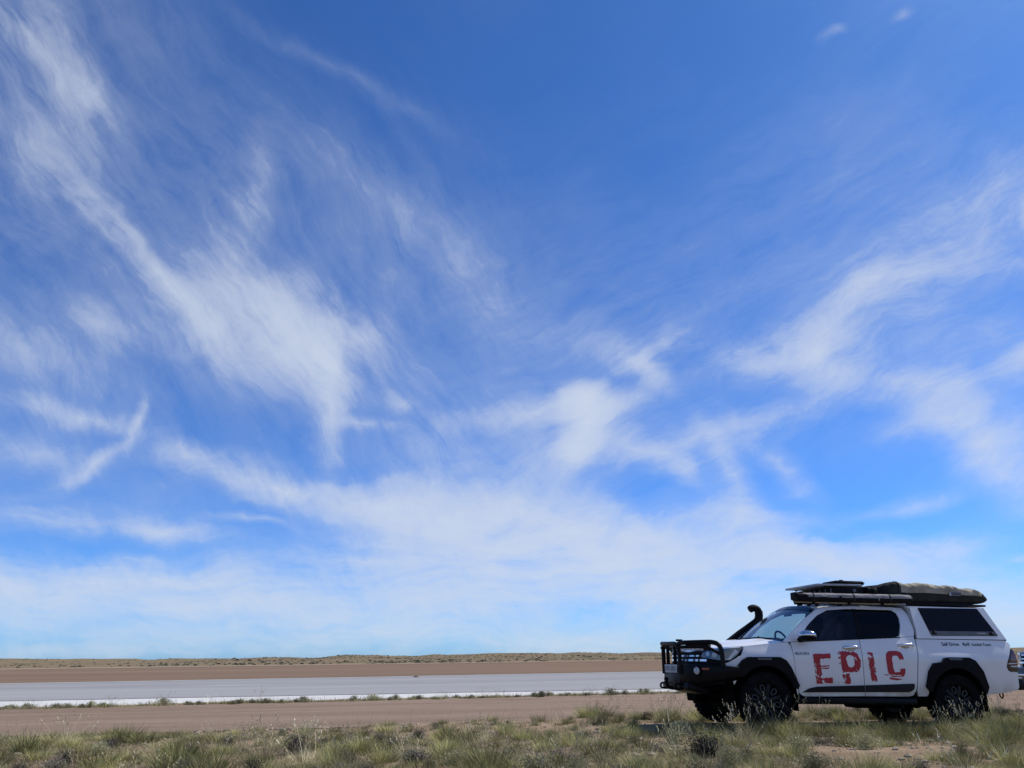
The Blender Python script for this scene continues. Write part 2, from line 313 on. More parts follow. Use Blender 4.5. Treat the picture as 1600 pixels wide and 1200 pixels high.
o = link('hills', me, M_HILL); tag(o, kind='structure')

# ---------------------------------------------------------------- vehicle materials
def paint_mat(name, c, dust=(0.42, 0.36, 0.27), amount=0.55, coat=0.5):
    m = Nodes(name); co = m.coord(); sp = m.n('ShaderNodeSeparateXYZ'); m.l(co, sp.inputs[0])
    low = m.rng(sp.outputs[2], 0.42, 0.80, 1.0, 0.0)
    k = m.math('MULTIPLY', low, m.rng(m.noise(co, 3.0, 6, 0.65), 0.32, 0.7))
    film = m.math('MULTIPLY', m.rng(m.noise(co, 1.7, 6, 0.6), 0.35, 0.8), 0.16)
    k = m.math('ADD', m.math('MULTIPLY', k, amount), film)
    m.set(Base_Color=m.mix(k, c, dust), Roughness=m.rng(k, 0.0, 0.7, 0.28, 0.8), Coat_Weight=coat, Coat_Roughness=0.08)
    return m.m
M_WHITE = paint_mat('white_paint', (0.74, 0.75, 0.755), (0.40, 0.33, 0.235), 0.8)
M_DGREY = paint_mat('dark_grey_paint', (0.012, 0.013, 0.015), (0.10, 0.085, 0.065), 0.3, 0.25)
M_BLACK = simple('black_powder_coat', (0.005, 0.005, 0.0065), 0.42, spec=0.12, bump=0.05, bscale=200)
M_PLAST = simple('black_plastic', (0.007, 0.0075, 0.009), 0.6, spec=0.08, bump=0.08, bscale=180)
M_UNDER = simple('underbody_steel', (0.006, 0.0055, 0.005), 0.9, spec=0.02, var=0.4)
M_TRIM = simple('dark_trim_panel', (0.005, 0.007, 0.013), 0.4, spec=0.25)
M_TYRE = simple('tyre_rubber', (0.009, 0.009, 0.010), 0.9, spec=0.03, var=0.35, scale=9)
M_RIM = simple('satin_black_rim', (0.008, 0.0085, 0.010), 0.4, spec=0.2)
M_RIMEDGE = simple('worn_rim_edge', (0.06, 0.064, 0.072), 0.45, metal=0.2)
M_CHROME = simple('chrome', (0.66, 0.68, 0.70), 0.12, metal=1.0, var=0.05)
M_STEEL = simple('brushed_steel', (0.42, 0.43, 0.44), 0.4, metal=0.9)
M_LENS = simple('headlight_lens', (0.03, 0.035, 0.045), 0.08, spec=0.8, coat=1.0)
M_DRL = simple('light_guide', (0.55, 0.57, 0.6), 0.25, coat=0.5)
M_FOG = simple('frosted_lamp_glass', (0.42, 0.43, 0.43), 0.2, coat=0.8, scale=30, var=0.3)
M_AMBER = simple('amber_lens', (0.32, 0.06, 0.025), 0.3)
M_REDL = simple('red_lens', (0.09, 0.004, 0.008), 0.15, coat=0.8)
M_DARKL = simple('smoked_lens', (0.012, 0.006, 0.012), 0.15, coat=0.5)
M_PLATE = simple('plate_white', (0.38, 0.40, 0.43), 0.5)
M_RED = simple('red_vinyl', (0.36, 0.010, 0.018), 0.55, var=0.12, scale=14)
M_INK = simple('black_vinyl', (0.02, 0.022, 0.03), 0.5)
M_SEAT = simple('seat_fabric', (0.02, 0.02, 0.022), 0.9, spec=0.1)
M_DASH = simple('dashboard_plastic', (0.018, 0.018, 0.02), 0.7, spec=0.2)
M_CANGL = simple('dark_canopy_glass', (0.004, 0.005, 0.010), 0.12, spec=0.12)
M_GREYW = simple('grey_window_strip', (0.07, 0.078, 0.09), 0.5)
def glass_mat(name, tintc, gloss=0.06):
    m = Nodes(name); m.t.nodes.remove(m.b)
    tr = m.n('ShaderNodeBsdfTransparent'); tr.inputs[0].default_value = (*tintc, 1)
    gl = m.n('ShaderNodeBsdfGlossy'); gl.inputs['Roughness'].default_value = 0.02; gl.inputs[0].default_value = (0.9, 0.95, 1, 1)
    lw = m.n('ShaderNodeLayerWeight'); lw.inputs[0].default_value = 0.5
    f = m.rng(lw.outputs['Facing'], 0.0, 1.0, gloss, 0.75)
    f = m.math('ADD', m.math('MULTIPLY', m.math('POWER', lw.outputs['Facing'], 4.0), 0.7), gloss)
    d = m.n('ShaderNodeBsdfDiffuse'); d.inputs[0].default_value = (0.05, 0.05, 0.055, 1)
    du = m.n('ShaderNodeMixShader'); du.inputs[0].default_value = 0.03; m.l(tr.outputs[0], du.inputs[1]); m.l(d.outputs[0], du.inputs[2])
    mx = m.n('ShaderNodeMixShader'); m.l(f, mx.inputs[0]); m.l(du.outputs[0], mx.inputs[1]); m.l(gl.outputs[0], mx.inputs[2]); m.l(mx.outputs[0], m.out.inputs[0])
    return m.m
M_GLASS = glass_mat('windscreen_glass', (0.62, 0.74, 0.78), 0.10)
M_TINT0 = glass_mat('light_tinted_glass', (0.5, 0.62, 0.66), 0.03)
M_TINT1 = glass_mat('tinted_glass', (0.20, 0.21, 0.24), 0.02)
M_TINT2 = glass_mat('privacy_glass', (0.02, 0.022, 0.032), 0.012)

# ---------------------------------------------------------------- mesh helpers for curved sheet panels
def interp(t, xs, ys):
    if t <= xs[0]: return ys[0]
    for i in range(len(xs)-1):
        if t <= xs[i+1]:
            return ys[i] + (ys[i+1]-ys[i])*(t-xs[i])/(xs[i+1]-xs[i])
    return ys[-1]
def catmull(t, xs, ys):
    if t <= xs[0]: return ys[0]
    if t >= xs[-1]: return ys[-1]
    i = max(k for k in range(len(xs)-1) if xs[k] <= t)
    x0, x1 = xs[i], xs[i+1]; h = x1-x0; u = (t-x0)/h
    def sl(k):
        if k == 0: return (ys[1]-ys[0])/(xs[1]-xs[0])
        if k == len(xs)-1: return (ys[-1]-ys[-2])/(xs[-1]-xs[-2])
        return (ys[k+1]-ys[k-1])/(xs[k+1]-xs[k-1])
    a, b = sl(i)*h, sl(i+1)*h
    return (2*u**3-3*u**2+1)*ys[i] + (u**3-2*u**2+u)*a + (-2*u**3+3*u**2)*ys[i+1] + (u**3-u**2)*b
def fillet(pts, r, seg=4):
    out = []; n = len(pts)
    rs = r if isinstance(r, (list, tuple)) else [r]*n
    for i in range(n):
        p = Vector(pts[i]); a = Vector(pts[i-1])-p; b = Vector(pts[(i+1) % n])-p
        d = min(rs[i], a.length*0.45, b.length*0.45)
        if d < 1e-4: out.append(tuple(p)); continue
        p0 = p + a.normalized()*d; p1 = p + b.normalized()*d
        for k in range(seg+1):
            t = k/seg; out.append(tuple(p0*(1-t)**2 + p*2*t*(1-t) + p1*t*t))
    return out
def panel(name, pts, fmap, mat, parent, step=0.07, thick=0.02, inward=(0, 1, 0), crown=True):
    """a sheet-metal panel: outline in (u,v), cut to a grid, laid on the surface fmap, edges turned inwards"""
    bm = bmesh.new(); vs = [bm.verts.new((u, v, 0)) for u, v in pts]
    bmesh.ops.triangulate(bm, faces=[bm.faces.new(vs)])
    us = [p[0] for p in pts]; ws = [p[1] for p in pts]
    st = step if isinstance(step, tuple) else (step, step)
    for ax, lo, hi in ((0, min(us), max(us)), (1, min(ws), max(ws))):
        n = int((hi-lo)/st[ax])
        for k in range(1, n+1):
            c = lo + (hi-lo)*k/(n+1); co = (c, 0, 0) if ax == 0 else (0, c, 0); no = (1, 0, 0) if ax == 0 else (0, 1, 0)
            bmesh.ops.bisect_plane(bm, geom=bm.verts[:]+bm.edges[:]+bm.faces[:], dist=1e-5, plane_co=co, plane_no=no)
    diag = [e for e in bm.edges if not e.is_boundary and abs(e.verts[0].co.x-e.verts[1].co.x) > 1e-5 and abs(e.verts[0].co.y-e.verts[1].co.y) > 1e-5]
    if len(diag) and len(bm.faces) > len(diag)+1: bmesh.ops.dissolve_edges(bm, edges=diag, use_verts=False)
    for v in bm.verts: v.co = fmap(v.co.x, v.co.y)
    be = [e for e in bm.edges if e.is_boundary]
    for f in bm.faces: f.smooth = True
    if thick:
        g = bmesh.ops.extrude_edge_only(bm, edges=be)
        for v in [x for x in g['geom'] if isinstance(x, bmesh.types.BMVert)]:
            d = inward(v.co) if callable(inward) else Vector(inward)
            v.co += d*thick
        for e in be: e.smooth = False
    bmesh.ops.recalc_face_normals(bm, faces=bm.faces)
    me = bpy.data.meshes.new(name); bm.to_mesh(me); bm.free()
    return link(name, me, mat, parent)
def box(bm, c, s, bev=0.0, rot=None):
    g = bmesh.ops.create_cube(bm, size=1.0); vs = g['verts']
    bmesh.ops.scale(bm, vec=s, verts=vs)
    if bev:
        es = {e for v in vs for e in v.link_edges}
        b = bmesh.ops.bevel(bm, geom=list(es), offset=bev, segments=2, affect='EDGES', profile=0.5)
        vs = list({v for f in b['faces'] for v in f.verts} | {v for v in vs if v.is_valid})
    if rot is not None: bmesh.ops.rotate(bm, cent=(0, 0, 0), matrix=rot, verts=vs)
    bmesh.ops.translate(bm, vec=c, verts=vs); return vs
def boxo(name, c, s, mat, parent, bev=0.01, rot=None):
    bm = bmesh.new(); box(bm, c, s, bev, rot); return from_bm(name, bm, mat, parent, angle=40)
def sweep(bm, path, rad, seg=10, flat=(1, 1), caps=True):
    pts = [Vector(p) for p in path]; n = len(pts); rads = rad if isinstance(rad, (list, tuple)) else [rad]*n
    t0 = (pts[1]-pts[0]).normalized(); ref = Vector((0, 0, 1)) if abs(t0.z) < 0.9 else Vector((0, 1, 0))
    rings = []
    for i, p in enumerate(pts):
        t = ((pts[min(i+1, n-1)]-p).normalized() + (p-pts[max(i-1, 0)]).normalized()).normalized() if 0 < i < n-1 else (pts[1]-pts[0] if i == 0 else pts[-1]-pts[-2]).normalized()
        a = t.cross(ref).normalized(); b = a.cross(t).normalized(); ref = b
        rings.append([bm.verts.new(p + (a*math.cos(k*2*math.pi/seg)*flat[0] + b*math.sin(k*2*math.pi/seg)*flat[1])*rads[i]) for k in range(seg)])
    for i in range(n-1):
        for k in range(seg): bm.faces.new((rings[i][k], rings[i][(k+1) % seg], rings[i+1][(k+1) % seg], rings[i+1][k]))
    if caps: bm.faces.new(rings[0][::-1]); bm.faces.new(rings[-1])
def tube(name, path, rad, mat, parent, seg=10, flat=(1, 1)):
    bm = bmesh.new(); sweep(bm, path, rad, seg, flat); return from_bm(name, bm, mat, parent, angle=50)
def curve_pts(pts, n=6):
    out = []; P = [Vector(p) for p in pts]
    for i in range(len(P)-1):
        p0, p1, p2, p3 = P[max(i-1, 0)], P[i], P[i+1], P[min(i+2, len(P)-1)]
        for k in range(n):
            t = k/n; out.append(0.5*((2*p1) + (p2-p0)*t + (2*p0-5*p1+4*p2-p3)*t*t + (3*p1-p0-3*p2+p3)*t**3))
    return out + [P[-1]]
def lathe(bm, prof, seg=40, center=(0, 0, 0)):
    """profile (radius, y) turned about the Y axis"""
    cx_, cy_, cz_ = center; rings = []
    for r, y in prof:
        rings.append([bm.verts.new((cx_ + r*math.cos(k*2*math.pi/seg), cy_+y, cz_ + r*math.sin(k*2*math.pi/seg))) for k in range(seg)])
    for i in range(len(prof)-1):
        for k in range(seg): bm.faces.new((rings[i][k], rings[i+1][k], rings[i+1][(k+1) % seg], rings[i][(k+1) % seg]))
    return rings

# ---------------------------------------------------------------- pickup truck (local x: rearwards from the front axle, y: away from the viewer, z: up)
ZS = [0.40, 0.46, 0.58, 0.75, 0.93, 1.04, 1.10, 1.17, 1.25, 1.45, 1.70, 1.78]
WS = [0.845, 0.868, 0.890, 0.900, 0.906, 0.908, 0.898, 0.884, 0.862, 0.800, 0.700, 0.655]
def half_w(x, z):
    w = catmull(z, ZS, WS)
    lo = smooth(0.50, 0.85, z)*(1-smooth(0.98, 1.16, z))
    w += 0.026*lo*(math.exp(-((x)/0.50)**2) + math.exp(-((x-3.085)/0.55)**2))
    if x < -0.25: w -= 0.10*((-0.25-x)/0.45)**2
    if x > 3.9: w -= 0.02*((x-3.9)/0.3)**2
    return w
def side(s, off=0.0): return lambda x, z: Vector((x, s*(half_w(x, z)+off), z))
def arch(cx_, r, z0, a0, a1, n=14, cz_=0.43):
    return [(cx_ + r*math.cos(R(a0+(a1-a0)*k/n)), cz_ + r*math.sin(R(a0+(a1-a0)*k/n))) for k in range(n+1)]
NOSE = [(-0.30, 0.896), (-0.45, 0.880), (-0.58, 0.848), (-0.69, 0.790), (-0.775, 0.700), (-0.825, 0.58), (-0.855, 0.42), (-0.875, 0.2), (-0.88, 0.0)]
NL = [0.0]
for a, b in zip(NOSE, NOSE[1:]): NL.append(NL[-1] + math.hypot(b[0]-a[0], b[1]-a[1]))
def nose(s, off=0.0):
    def f(u, z):
        x = catmull(u, NL, [p[0] for p in NOSE]); y = catmull(u, NL, [p[1] for p in NOSE])
        k = u/NL[-1]
        return Vector((x - off*k + 0.20*k*(z-0.95) + 0.22*k*max(0, z-1.04)**1.5*4, s*(y + off*(1-k) - 0.25*(1-k)*max(0, z-1.02)**2), z))
    return f
BELT = lambda x: 1.232 + (x-0.753)*0.0535
def build_wheel(root, x, s, name='wheel'):
    w = empty(name, (x, s*0.79, 0.40)); w.parent = root
    bm = bmesh.new()   # tyre: rounded carcass with shoulder and tread lugs
    lathe(bm, [(0.255, 0.115), (0.262, 0.132), (0.31, 0.142), (0.348, 0.136), (0.376, 0.118), (0.382, 0.09), (0.384, 0), (0.382, -0.09), (0.376, -0.118), (0.348, -0.136), (0.31, -0.142), (0.262, -0.132), (0.255, -0.115), (0.255, 0.115)], 48)
    for k in range(36):
        for row, (yy, wd) in enumerate(((-0.098, 0.052), (-0.034, 0.05), (0.034, 0.05), (0.098, 0.052))):
            a = (k + 0.5*(row % 2))*2*math.pi/36
            box(bm, (math.cos(a)*0.382, yy, math.sin(a)*0.382), (0.022, wd, 0.046), 0, Matrix.Rotation(-a, 3, 'Y'))
    t = from_bm('tyre', bm, M_TYRE, w, angle=35)
    bm = bmesh.new()
    o_ = s
    lathe(bm, [(0.256, 0.105*o_), (0.266, 0.120*o_), (0.256, 0.124*o_), (0.242, 0.10*o_), (0.236, 0.03*o_), (0.236, -0.10*o_), (0.0005, -0.10*o_)], 40)
    lathe(bm, [(0.0005, 0.098*o_), (0.055, 0.098*o_), (0.075, 0.085*o_), (0.080, 0.04*o_)], 24)
    for k in range(6):
        a = k*math.pi/3 + 0.25
        rot = Matrix.Rotation(-a, 3, 'Y')
        box(bm, (math.cos(a)*0.155, 0.075*o_, math.sin(a)*0.155), (0.18, 0.03, 0.060), 0.008, rot)
    rim = from_bm('rim', bm, M_RIM, w, angle=35)
    for k in range(6):          # oval lightening loops between the spokes
        bm = bmesh.new(); a = k*math.pi/3 + 0.25 + math.pi/6
        loop = []
        for q in range(15):
            t_ = q*2*math.pi/14; u = 0.172 + 0.050*math.cos(t_); v = 0.040*math.sin(t_)*(0.8+0.25*math.cos(t_))
            loop.append((u*math.cos(a)-v*math.sin(a), 0.088*o_, u*math.sin(a)+v*math.cos(a)))
        sweep(bm, loop, 0.0085, 6, caps=False); from_bm('spoke_loop', bm, M_RIMEDGE, rim, smooth=True)
    bm = bmesh.new(); lathe(bm, [(0.0005, 0.112*o_), (0.026, 0.110*o_), (0.030, 0.095*o_)], 16)
    from_bm('hub_cap', bm, M_PLAST, w, smooth=True)
    return w
def decal_text(name, body, size, x, z, slope, parent, mat, s=-1, sx=1.0):
    cu_ = bpy.data.curves.new('txt', 'FONT'); cu_.body = body; cu_.size = size; cu_.align_x = 'LEFT'; cu_.offset = size*0.012
    to = bpy.data.objects.new('txt', cu_); col.objects.link(to)
    dg = bpy.context.evaluated_depsgraph_get(); me = bpy.data.meshes.new_from_object(to.evaluated_get(dg))
    bpy.data.objects.remove(to, do_unlink=True); bpy.data.curves.remove(cu_)
    for v in me.vertices:
        u = x + v.co.x*sx; w = z + v.co.y + slope*v.co.x*sx; p = side(s, 0.0045)(u, w); v.co = p
    me.name = name; me.materials.clear()
    return link(name, me, mat, parent)
def letter(name, quad, test, parent, cell=0.006, seed=0.0):
    """red vinyl letter cut into flakes: quad = tl,tr,bl,br in (x,z) on the door skin; test(u,v) says where vinyl is left"""
    (tlx, tlz), (trx, trz), (blx, blz), (brx, brz) = quad
    nu = int(math.hypot(trx-tlx, trz-tlz)/cell*1.0); nv = int(math.hypot(blx-tlx, blz-tlz)/cell)
    bm = bmesh.new(); cache = {}
    def vert(i, j):
        if (i, j) not in cache:
            u, v = i/nu, j/nv
            x = (blx*(1-u)+brx*u)*(1-v) + (tlx*(1-u)+trx*u)*v; z = (blz*(1-u)+brz*u)*(1-v) + (tlz*(1-u)+trz*u)*v
            cache[(i, j)] = bm.verts.new(side(-1, 0.0035)(x, z))
        return cache[(i, j)]
    pad = 5
    for i in range(-pad*2, nu+pad):
        for j in range(-pad, nv+pad):
            if test((i+0.5)/nu, (j+0.5)/nv, seed): bm.faces.new((vert(i, j), vert(i+1, j), vert(i+1, j+1), vert(i, j+1)))
    return from_bm(name, bm, M_RED, parent, smooth=True)
def chip(u, v, s, f, thr, fy=1.0):
    return noise.fractal(Vector((u*f+s, v*f*fy+s*1.7, s)), 0.8, 2.2, 4) > thr
def wob(u, v, s, a=0.03): return u + a*nz(u, v, 9, s), v + a*nz(u, v, 9, s+5)
def t_E(u, v, s):
    u, v = wob(u, v, s, 0.02)
    if not (0 <= u <= 1 and -0.01 <= v <= 1): return False
    if v > 0.83: return u < 0.98
    if v > 0.60: return u < 0.36 and not (v < 0.68 and chip(u, v, s, 5, 0.28))
    if v < 0.18: return not chip(u, v, s, 5, 0.42, 2.5)
    if 0.56 < v < 0.605 or (0.48 < v < 0.52 and not chip(u, v, s, 7, 0.3)): return u < 0.86 and not chip(u, v, s+2, 8, 0.42)
    return u < 0.38 and not chip(u, v, s, 5.5, 0.34)
def t_P(u, v, s):
    u, v = wob(u, v, s, 0.045)
    if not (-0.16 <= u <= 1.02 and -0.02 <= v <= 1.02): return False
    if u < 0.0: return (0.62 < v < 0.66 or 0.93 < v < 0.97 or 0.80 < v < 0.83) and u > -0.12
    if v < 0.34:
        return u < 0.36 and v < 0.29 and not chip(u, v, s, 5, 0.26)
    du, dv = (u-0.42)/0.58, (v-0.66)/0.34
    bowl = (abs(du)**3+abs(dv)**3) < 1 and u > 0.2
    hole = ((abs((u-0.50)/0.20)**3 + abs((v-0.69)/0.19)**3) < 1)
    stem = u < 0.36
    return (bowl or stem) and not hole and not (u > 0.6 and chip(u, v, s, 6, 0.5))
def t_I(u, v, s):
    u, v = wob(u, v, s, 0.06)
    if not (0.02 <= u <= 0.98 and 0 <= v <= 1): return False
    return not chip(u*0.45, v*1.3, s, 6, 0.36) and not (0.85 < v < 0.9 and u < 0.6)
def t_C(u, v, s):
    if not (-0.22 <= u <= 1 and -0.02 <= v <= 1): return False
    uu, vv = wob(u, v, s, 0.015)
    if abs(v - 0.15 - 0.05*(1-u)) < 0.014 and u < 0.75 : return False if u > 0 else True
    if v < 0.135: return v > 0.02 + 0.30*(u-0.45)**2 and v < 0.125-0.09*u and 0.05 < u < 0.72
    if u < 0: return False
    r_o = (abs((uu-0.5)/0.5)**4 + abs((vv-0.56)/0.44)**4) < 1
    r_i = (abs((uu-0.54)/0.20)**4 + abs((vv-0.56)/0.28)**4) < 1
    mouth = uu > 0.55 and 0.40 < vv < 0.70
    return r_o and not r_i and not mouth

def build_truck(name, loc, tilt, paint, full=True):
    root = empty(name, loc, (0, tilt, 0))
    def shut(s): return (0, -s, 0)
    for s in (-1, 1):
        inw = (0, -s, 0)
        # front wing: from the lamp round the arch to the door gap
        pts = [(-0.28, 1.135), (0.0, 1.170), (0.36, 1.205), (0.425, 1.21), (0.462, 1.150), (0.475, 0.95), (0.485, 0.75), (0.515, 0.50), (0.47, 0.47)] + arch(0, 0.50, 0, 10, 158, 16)[0:] + [(-0.52, 0.80), (-0.58, 0.90), (-0.50, 0.93), (-0.34, 1.02)]
        wing = panel('front_wing', pts, side(s), paint, root, 0.06, 0.03, inw)
        # front door with its window, handle, lower trim
        xb = 1.575
        door = panel('front_door', fillet([(0.475, 1.150), (0.47, 1.205), (0.60, BELT(0.6)), (1.595, BELT(1.59)), (1.580, 1.10), (1.565, 0.60), (1.565, 0.475), (0.60, 0.465), (0.53, 0.505), (0.492, 0.75), (0.483, 0.95)], [0, 0, 0, 0, 0, 0, 0, 0.03, 0.03, 0, 0]), side(s), paint, root, 0.06, 0.03, inw)
        rdoor = panel('rear_door', fillet([(1.607, BELT(1.6)), (2.535, BELT(2.535)), (2.520, 1.15), (2.470, 0.91), (2.415, 0.58), (2.36, 0.49), (2.28, 0.475), (1.577, 0.475), (1.577, 0.60), (1.592, 1.10)], [0, 0, 0, 0, 0.08, 0.06, 0.05, 0, 0, 0]), side(s), paint, root, 0.06, 0.03, inw)
        # upper cab frame: A pillar, roof rail and C pillar in one pressing over the windows
        fr = [(0.355, 1.212), (0.57, 1.385), (0.82, 1.567), (1.04, 1.697), (1.22, 1.742), (1.60, 1.762), (2.33, 1.766), (2.52, 1.752), (2.575, 1.66), (2.575, 1.42), (2.540, BELT(2.54)+0.004), (2.24, BELT(2.24)+0.004),
              (2.300, 1.335), (2.375, 1.48), (2.405, 1.60), (2.390, 1.675), (2.33, 1.715), (2.20, 1.726), (1.60, 1.722), (1.22, 1.692), (1.02, 1.608), (0.83, 1.472), (0.615, 1.258), (0.60, BELT(0.6)+0.004), (0.44, 1.213)]
        panel('cab_frame', fr, side(s, 0.002), paint, root, 0.06, 0.04, inw)
        fw_ = [(0.625, 1.245), (0.75, BELT(0.75)-0.004), (1.60, BELT(1.60)-0.004), (1.665, 1.726), (1.60, 1.726), (1.22, 1.697), (1.01, 1.610), (0.82, 1.475)]
        panel('window', fw_, side(s, -0.018), M_TINT1 if s < 0 else M_TINT0, door, 0.08, 0.005, inw)
        rw = [(1.66, BELT(1.66)-0.004), (2.25, BELT(2.25)-0.004), (2.310, 1.335), (2.385, 1.48), (2.415, 1.60), (2.40, 1.68), (2.33, 1.722), (2.20, 1.732), (1.725, 1.730)]
        panel('window', rw, side(s, -0.018), M_TINT2, rdoor, 0.08, 0.005, inw)
        panel('window_pillar', [(1.592, BELT(1.6)-0.003), (1.668, BELT(1.67)-0.003), (1.733, 1.729), (1.657, 1.727)], side(s, -0.012), M_PLAST, door, 0.08, 0.03, inw)
        panel('window_seal', [(0.60, BELT(0.6)+0.002), (2.30, BELT(2.3)+0.002), (2.30, BELT(2.3)-0.010), (0.60, BELT(0.6)-0.010)], side(s, 0.004), M_PLAST, door, 0.2, 0.012, inw)
        for d, hx0 in ((door, 1.30), (rdoor, 2.22)):
            hz = BELT(hx0)-0.118
            bm = bmesh.new(); sweep(bm, curve_pts([(hx0, s*(half_w(hx0, hz)+0.002), hz), (hx0+0.03, s*(half_w(hx0, hz)+0.035), hz+0.006), (hx0+0.13, s*(half_w(hx0, hz)+0.042), hz+0.014), (hx0+0.23, s*(half_w(hx0, hz)+0.035), hz+0.018), (hx0+0.26, s*(half_w(hx0, hz)+0.0), hz+0.018)], 4), 0.016, 10, (0.7, 1.25))
            from_bm('door_handle', bm, M_CHROME, d, smooth=True)
            bm = bmesh.new(); bmesh.ops.create_uvsphere(bm, u_segments=16, v_segments=8, radius=0.05); bmesh.ops.scale(bm, vec=(1.5, 0.25, 0.7), verts=bm.verts); bmesh.ops.translate(bm, vec=(hx0+0.12, s*half_w(hx0, hz-0.02), hz-0.01), verts=bm.verts)
            from_bm('handle_cup', bm, M_STEEL, d, smooth=True)
        if full:
            panel('lower_trim', fillet([(0.57, 0.520), (0.68, 0.575), (0.80, 0.600), (1.563, 0.625), (1.563, 0.530)], [0, .02, .02, 0, 0]), side(s, 0.012), M_TRIM, door, 0.08, 0.03, inw)
            panel('lower_trim', fillet([(1.579, 0.625), (2.385, 0.655), (2.375, 0.58), (2.30, 0.535), (1.579, 0.530)], [0, .02, .03, .05, 0]), side(s, 0.012), M_TRIM, rdoor, 0.08, 0.03, inw)
        # load-bed side
        bz = 1.290
        pts = [(2.553, bz), (4.10, bz+0.006), (4.175, 1.235), (4.13, 1.14), (4.035, 1.0), (3.995, 0.91), (4.015, 0.855), (4.06, 0.835), (4.185, 0.835), (4.170, 0.62), (4.13, 0.575), (4.00, 0.555), (3.56, 0.497)] + arch(3.085, 0.485, 0, 8, 172, 16) + [(2.59, 0.480), (2.44, 0.478), (2.43, 0.56), (2.486, 0.91), (2.535, 1.15)]
        bed = panel('bed_side', pts, side(s), paint, root, 0.06, 0.04, inw)
        panel('tail_light', fillet([(4.150, 1.175), (4.125, 1.13), (4.043, 1.0), (4.003, 0.91), (4.02, 0.865), (4.065, 0.842), (4.195, 0.842), (4.21, 1.0), (4.19, 1.15)], 0.01), side(s, 0.006), M_DARKL, root, 0.05, 0.06, inw)
        lamp = bpy.data.objects[[o.name for o in bpy.data.objects if o.name.startswith('tail_light')][-1]]
        panel('red_lens', [(4.10, 1.06), (4.13, 1.12), (4.185, 1.12), (4.195, 0.99), (4.08, 0.99)], side(s, 0.010), M_REDL, lamp, 0.05, 0.004, inw)
        panel('reflector', [(4.03, 0.965), (4.19, 0.97), (4.19, 0.955), (4.04, 0.948)], side(s, 0.010), M_DRL, lamp, 0.05, 0.004, inw)
        panel('reflector', [(4.06, 0.925), (4.19, 0.93), (4.19, 0.905), (4.08, 0.908)], side(s, 0.010), M_DRL, lamp, 0.05, 0.004, inw)
        # headlamp wrapping the corner
        hl = panel('headlight', fillet([(0.0, 1.140), (0.62, 1.085), (0.66, 0.985), (0.36, 0.945), (0.20, 0.945), (0.08, 1.03)], 0.015), nose(s, 0.004), M_LENS, root, 0.05, 0.05, lambda c: Vector((0.5, -s*0.8 if abs(c.y) > 0.1 else 0, 0)))
        panel('chrome_brow', [(0.01, 1.146), (0.62, 1.098), (0.63, 1.080), (0.06, 1.122)], nose(s, 0.010), M_CHROME, hl, 0.06, 0.01, (0.5, 0, 0))
        panel('light_guide', [(0.085, 1.06), (0.13, 1.10), (0.24, 0.965), (0.34, 0.955), (0.21, 0.950)], nose(s, 0.010), M_DRL, hl, 0.05, 0.01, (0.5, 0, 0))
        for uc, vc, rr in ((0.42, 1.02, 0.038), (0.53, 1.03, 0.034)):
            panel('projector', [(uc+rr*math.cos(k*math.pi/6), vc+rr*math.sin(k*math.pi/6)) for k in range(12)], nose(s, 0.012), M_STEEL, hl, 0.05, 0.01, (0.5, 0, 0))
        # cheek of the front under the lamp
        panel('front_cheek', [(0.13, 0.93), (0.36, 0.935), (0.66, 0.975), (0.66, 0.62), (0.30, 0.62), (0.24, 0.78)], nose(s, 0.0), paint if not full else M_PLAST, root, 0.06, 0.03, (0.5, 0, 0))
        # flares
        fl = [(0.485, 0.565), (0.515, 0.610), (0.40, 0.86), (0.33, 0.955), (0.235, 1.0), (-0.26, 0.995), (-0.34, 0.955), (-0.455, 0.83), (-0.50, 0.74)] + [(0.452*math.cos(R(a)), 0.43+0.452*math.sin(R(a))) for a in range(140, 12, -8)]
        bm = None
        f1_ = panel('wheel_flare', fl, side(s, 0.045), M_PLAST if full else paint, root, 0.05, 0.075, inw)
        if full:
            fl = [(2.605, 0.560), (2.565, 0.615), (2.63, 0.83), (2.72, 0.945), (2.865, 0.965), (2.91, 1.020), (2.97, 1.035), (3.33, 1.035), (3.43, 0.99), (3.54, 0.84), (3.605, 0.62), (3.565, 0.52)] + [(3.085+0.452*math.cos(R(a)), 0.43+0.452*math.sin(R(a))) for a in range(14, 168, 8)]
            f2_ = panel('wheel_flare', fl, side(s, 0.045), M_PLAST, root, 0.05, 0.075, inw)
            panel('flare_vent', [(-0.14, 0.985), (0.10, 0.985), (0.08, 0.957), (-0.11, 0.957)], side(s, 0.052), M_GREYW, f1_, 0.1, 0.01, inw)
            panel('flare_vent', [(2.96, 1.025), (3.20, 1.025), (3.18, 0.995), (2.99, 0.995)], side(s, 0.052), M_GREYW, f2_, 0.1, 0.01, inw)
        # wheels, wells
        for wx in (0.0, 3.085):
            build_wheel(root, wx, s)
            bm = bmesh.new(); n = 18
            a = [[(wx + r_*math.cos(R(-12+204*k/n)), s*yy, 0.43 + r_*math.sin(R(-12+204*k/n))) for k in range(n+1)] for r_, yy in ((0.50, 0.88), (0.50, 0.52))]
            for k in range(n): bm.faces.new([bm.verts.new(p) for p in (a[0][k], a[0][k+1], a[1][k+1], a[1][k])])
            bm.faces.new([bm.verts.new(p) for p in a[1]])
            bmesh.ops.remove_doubles(bm, verts=bm.verts, dist=1e-4); from_bm('wheel_well', bm, M_UNDER, root)
            boxo('mud_flap', (wx+0.47, s*0.79, 0.40), (0.012, 0.24, 0.26), M_PLAST, root, 0.004)
        # mirror
        mr = empty('mirror', (0.60, s*0.88, 1.30)); mr.parent = root
        bm = bmesh.new(); bmesh.ops.create_uvsphere(bm, u_segments=20, v_segments=12, radius=0.5)
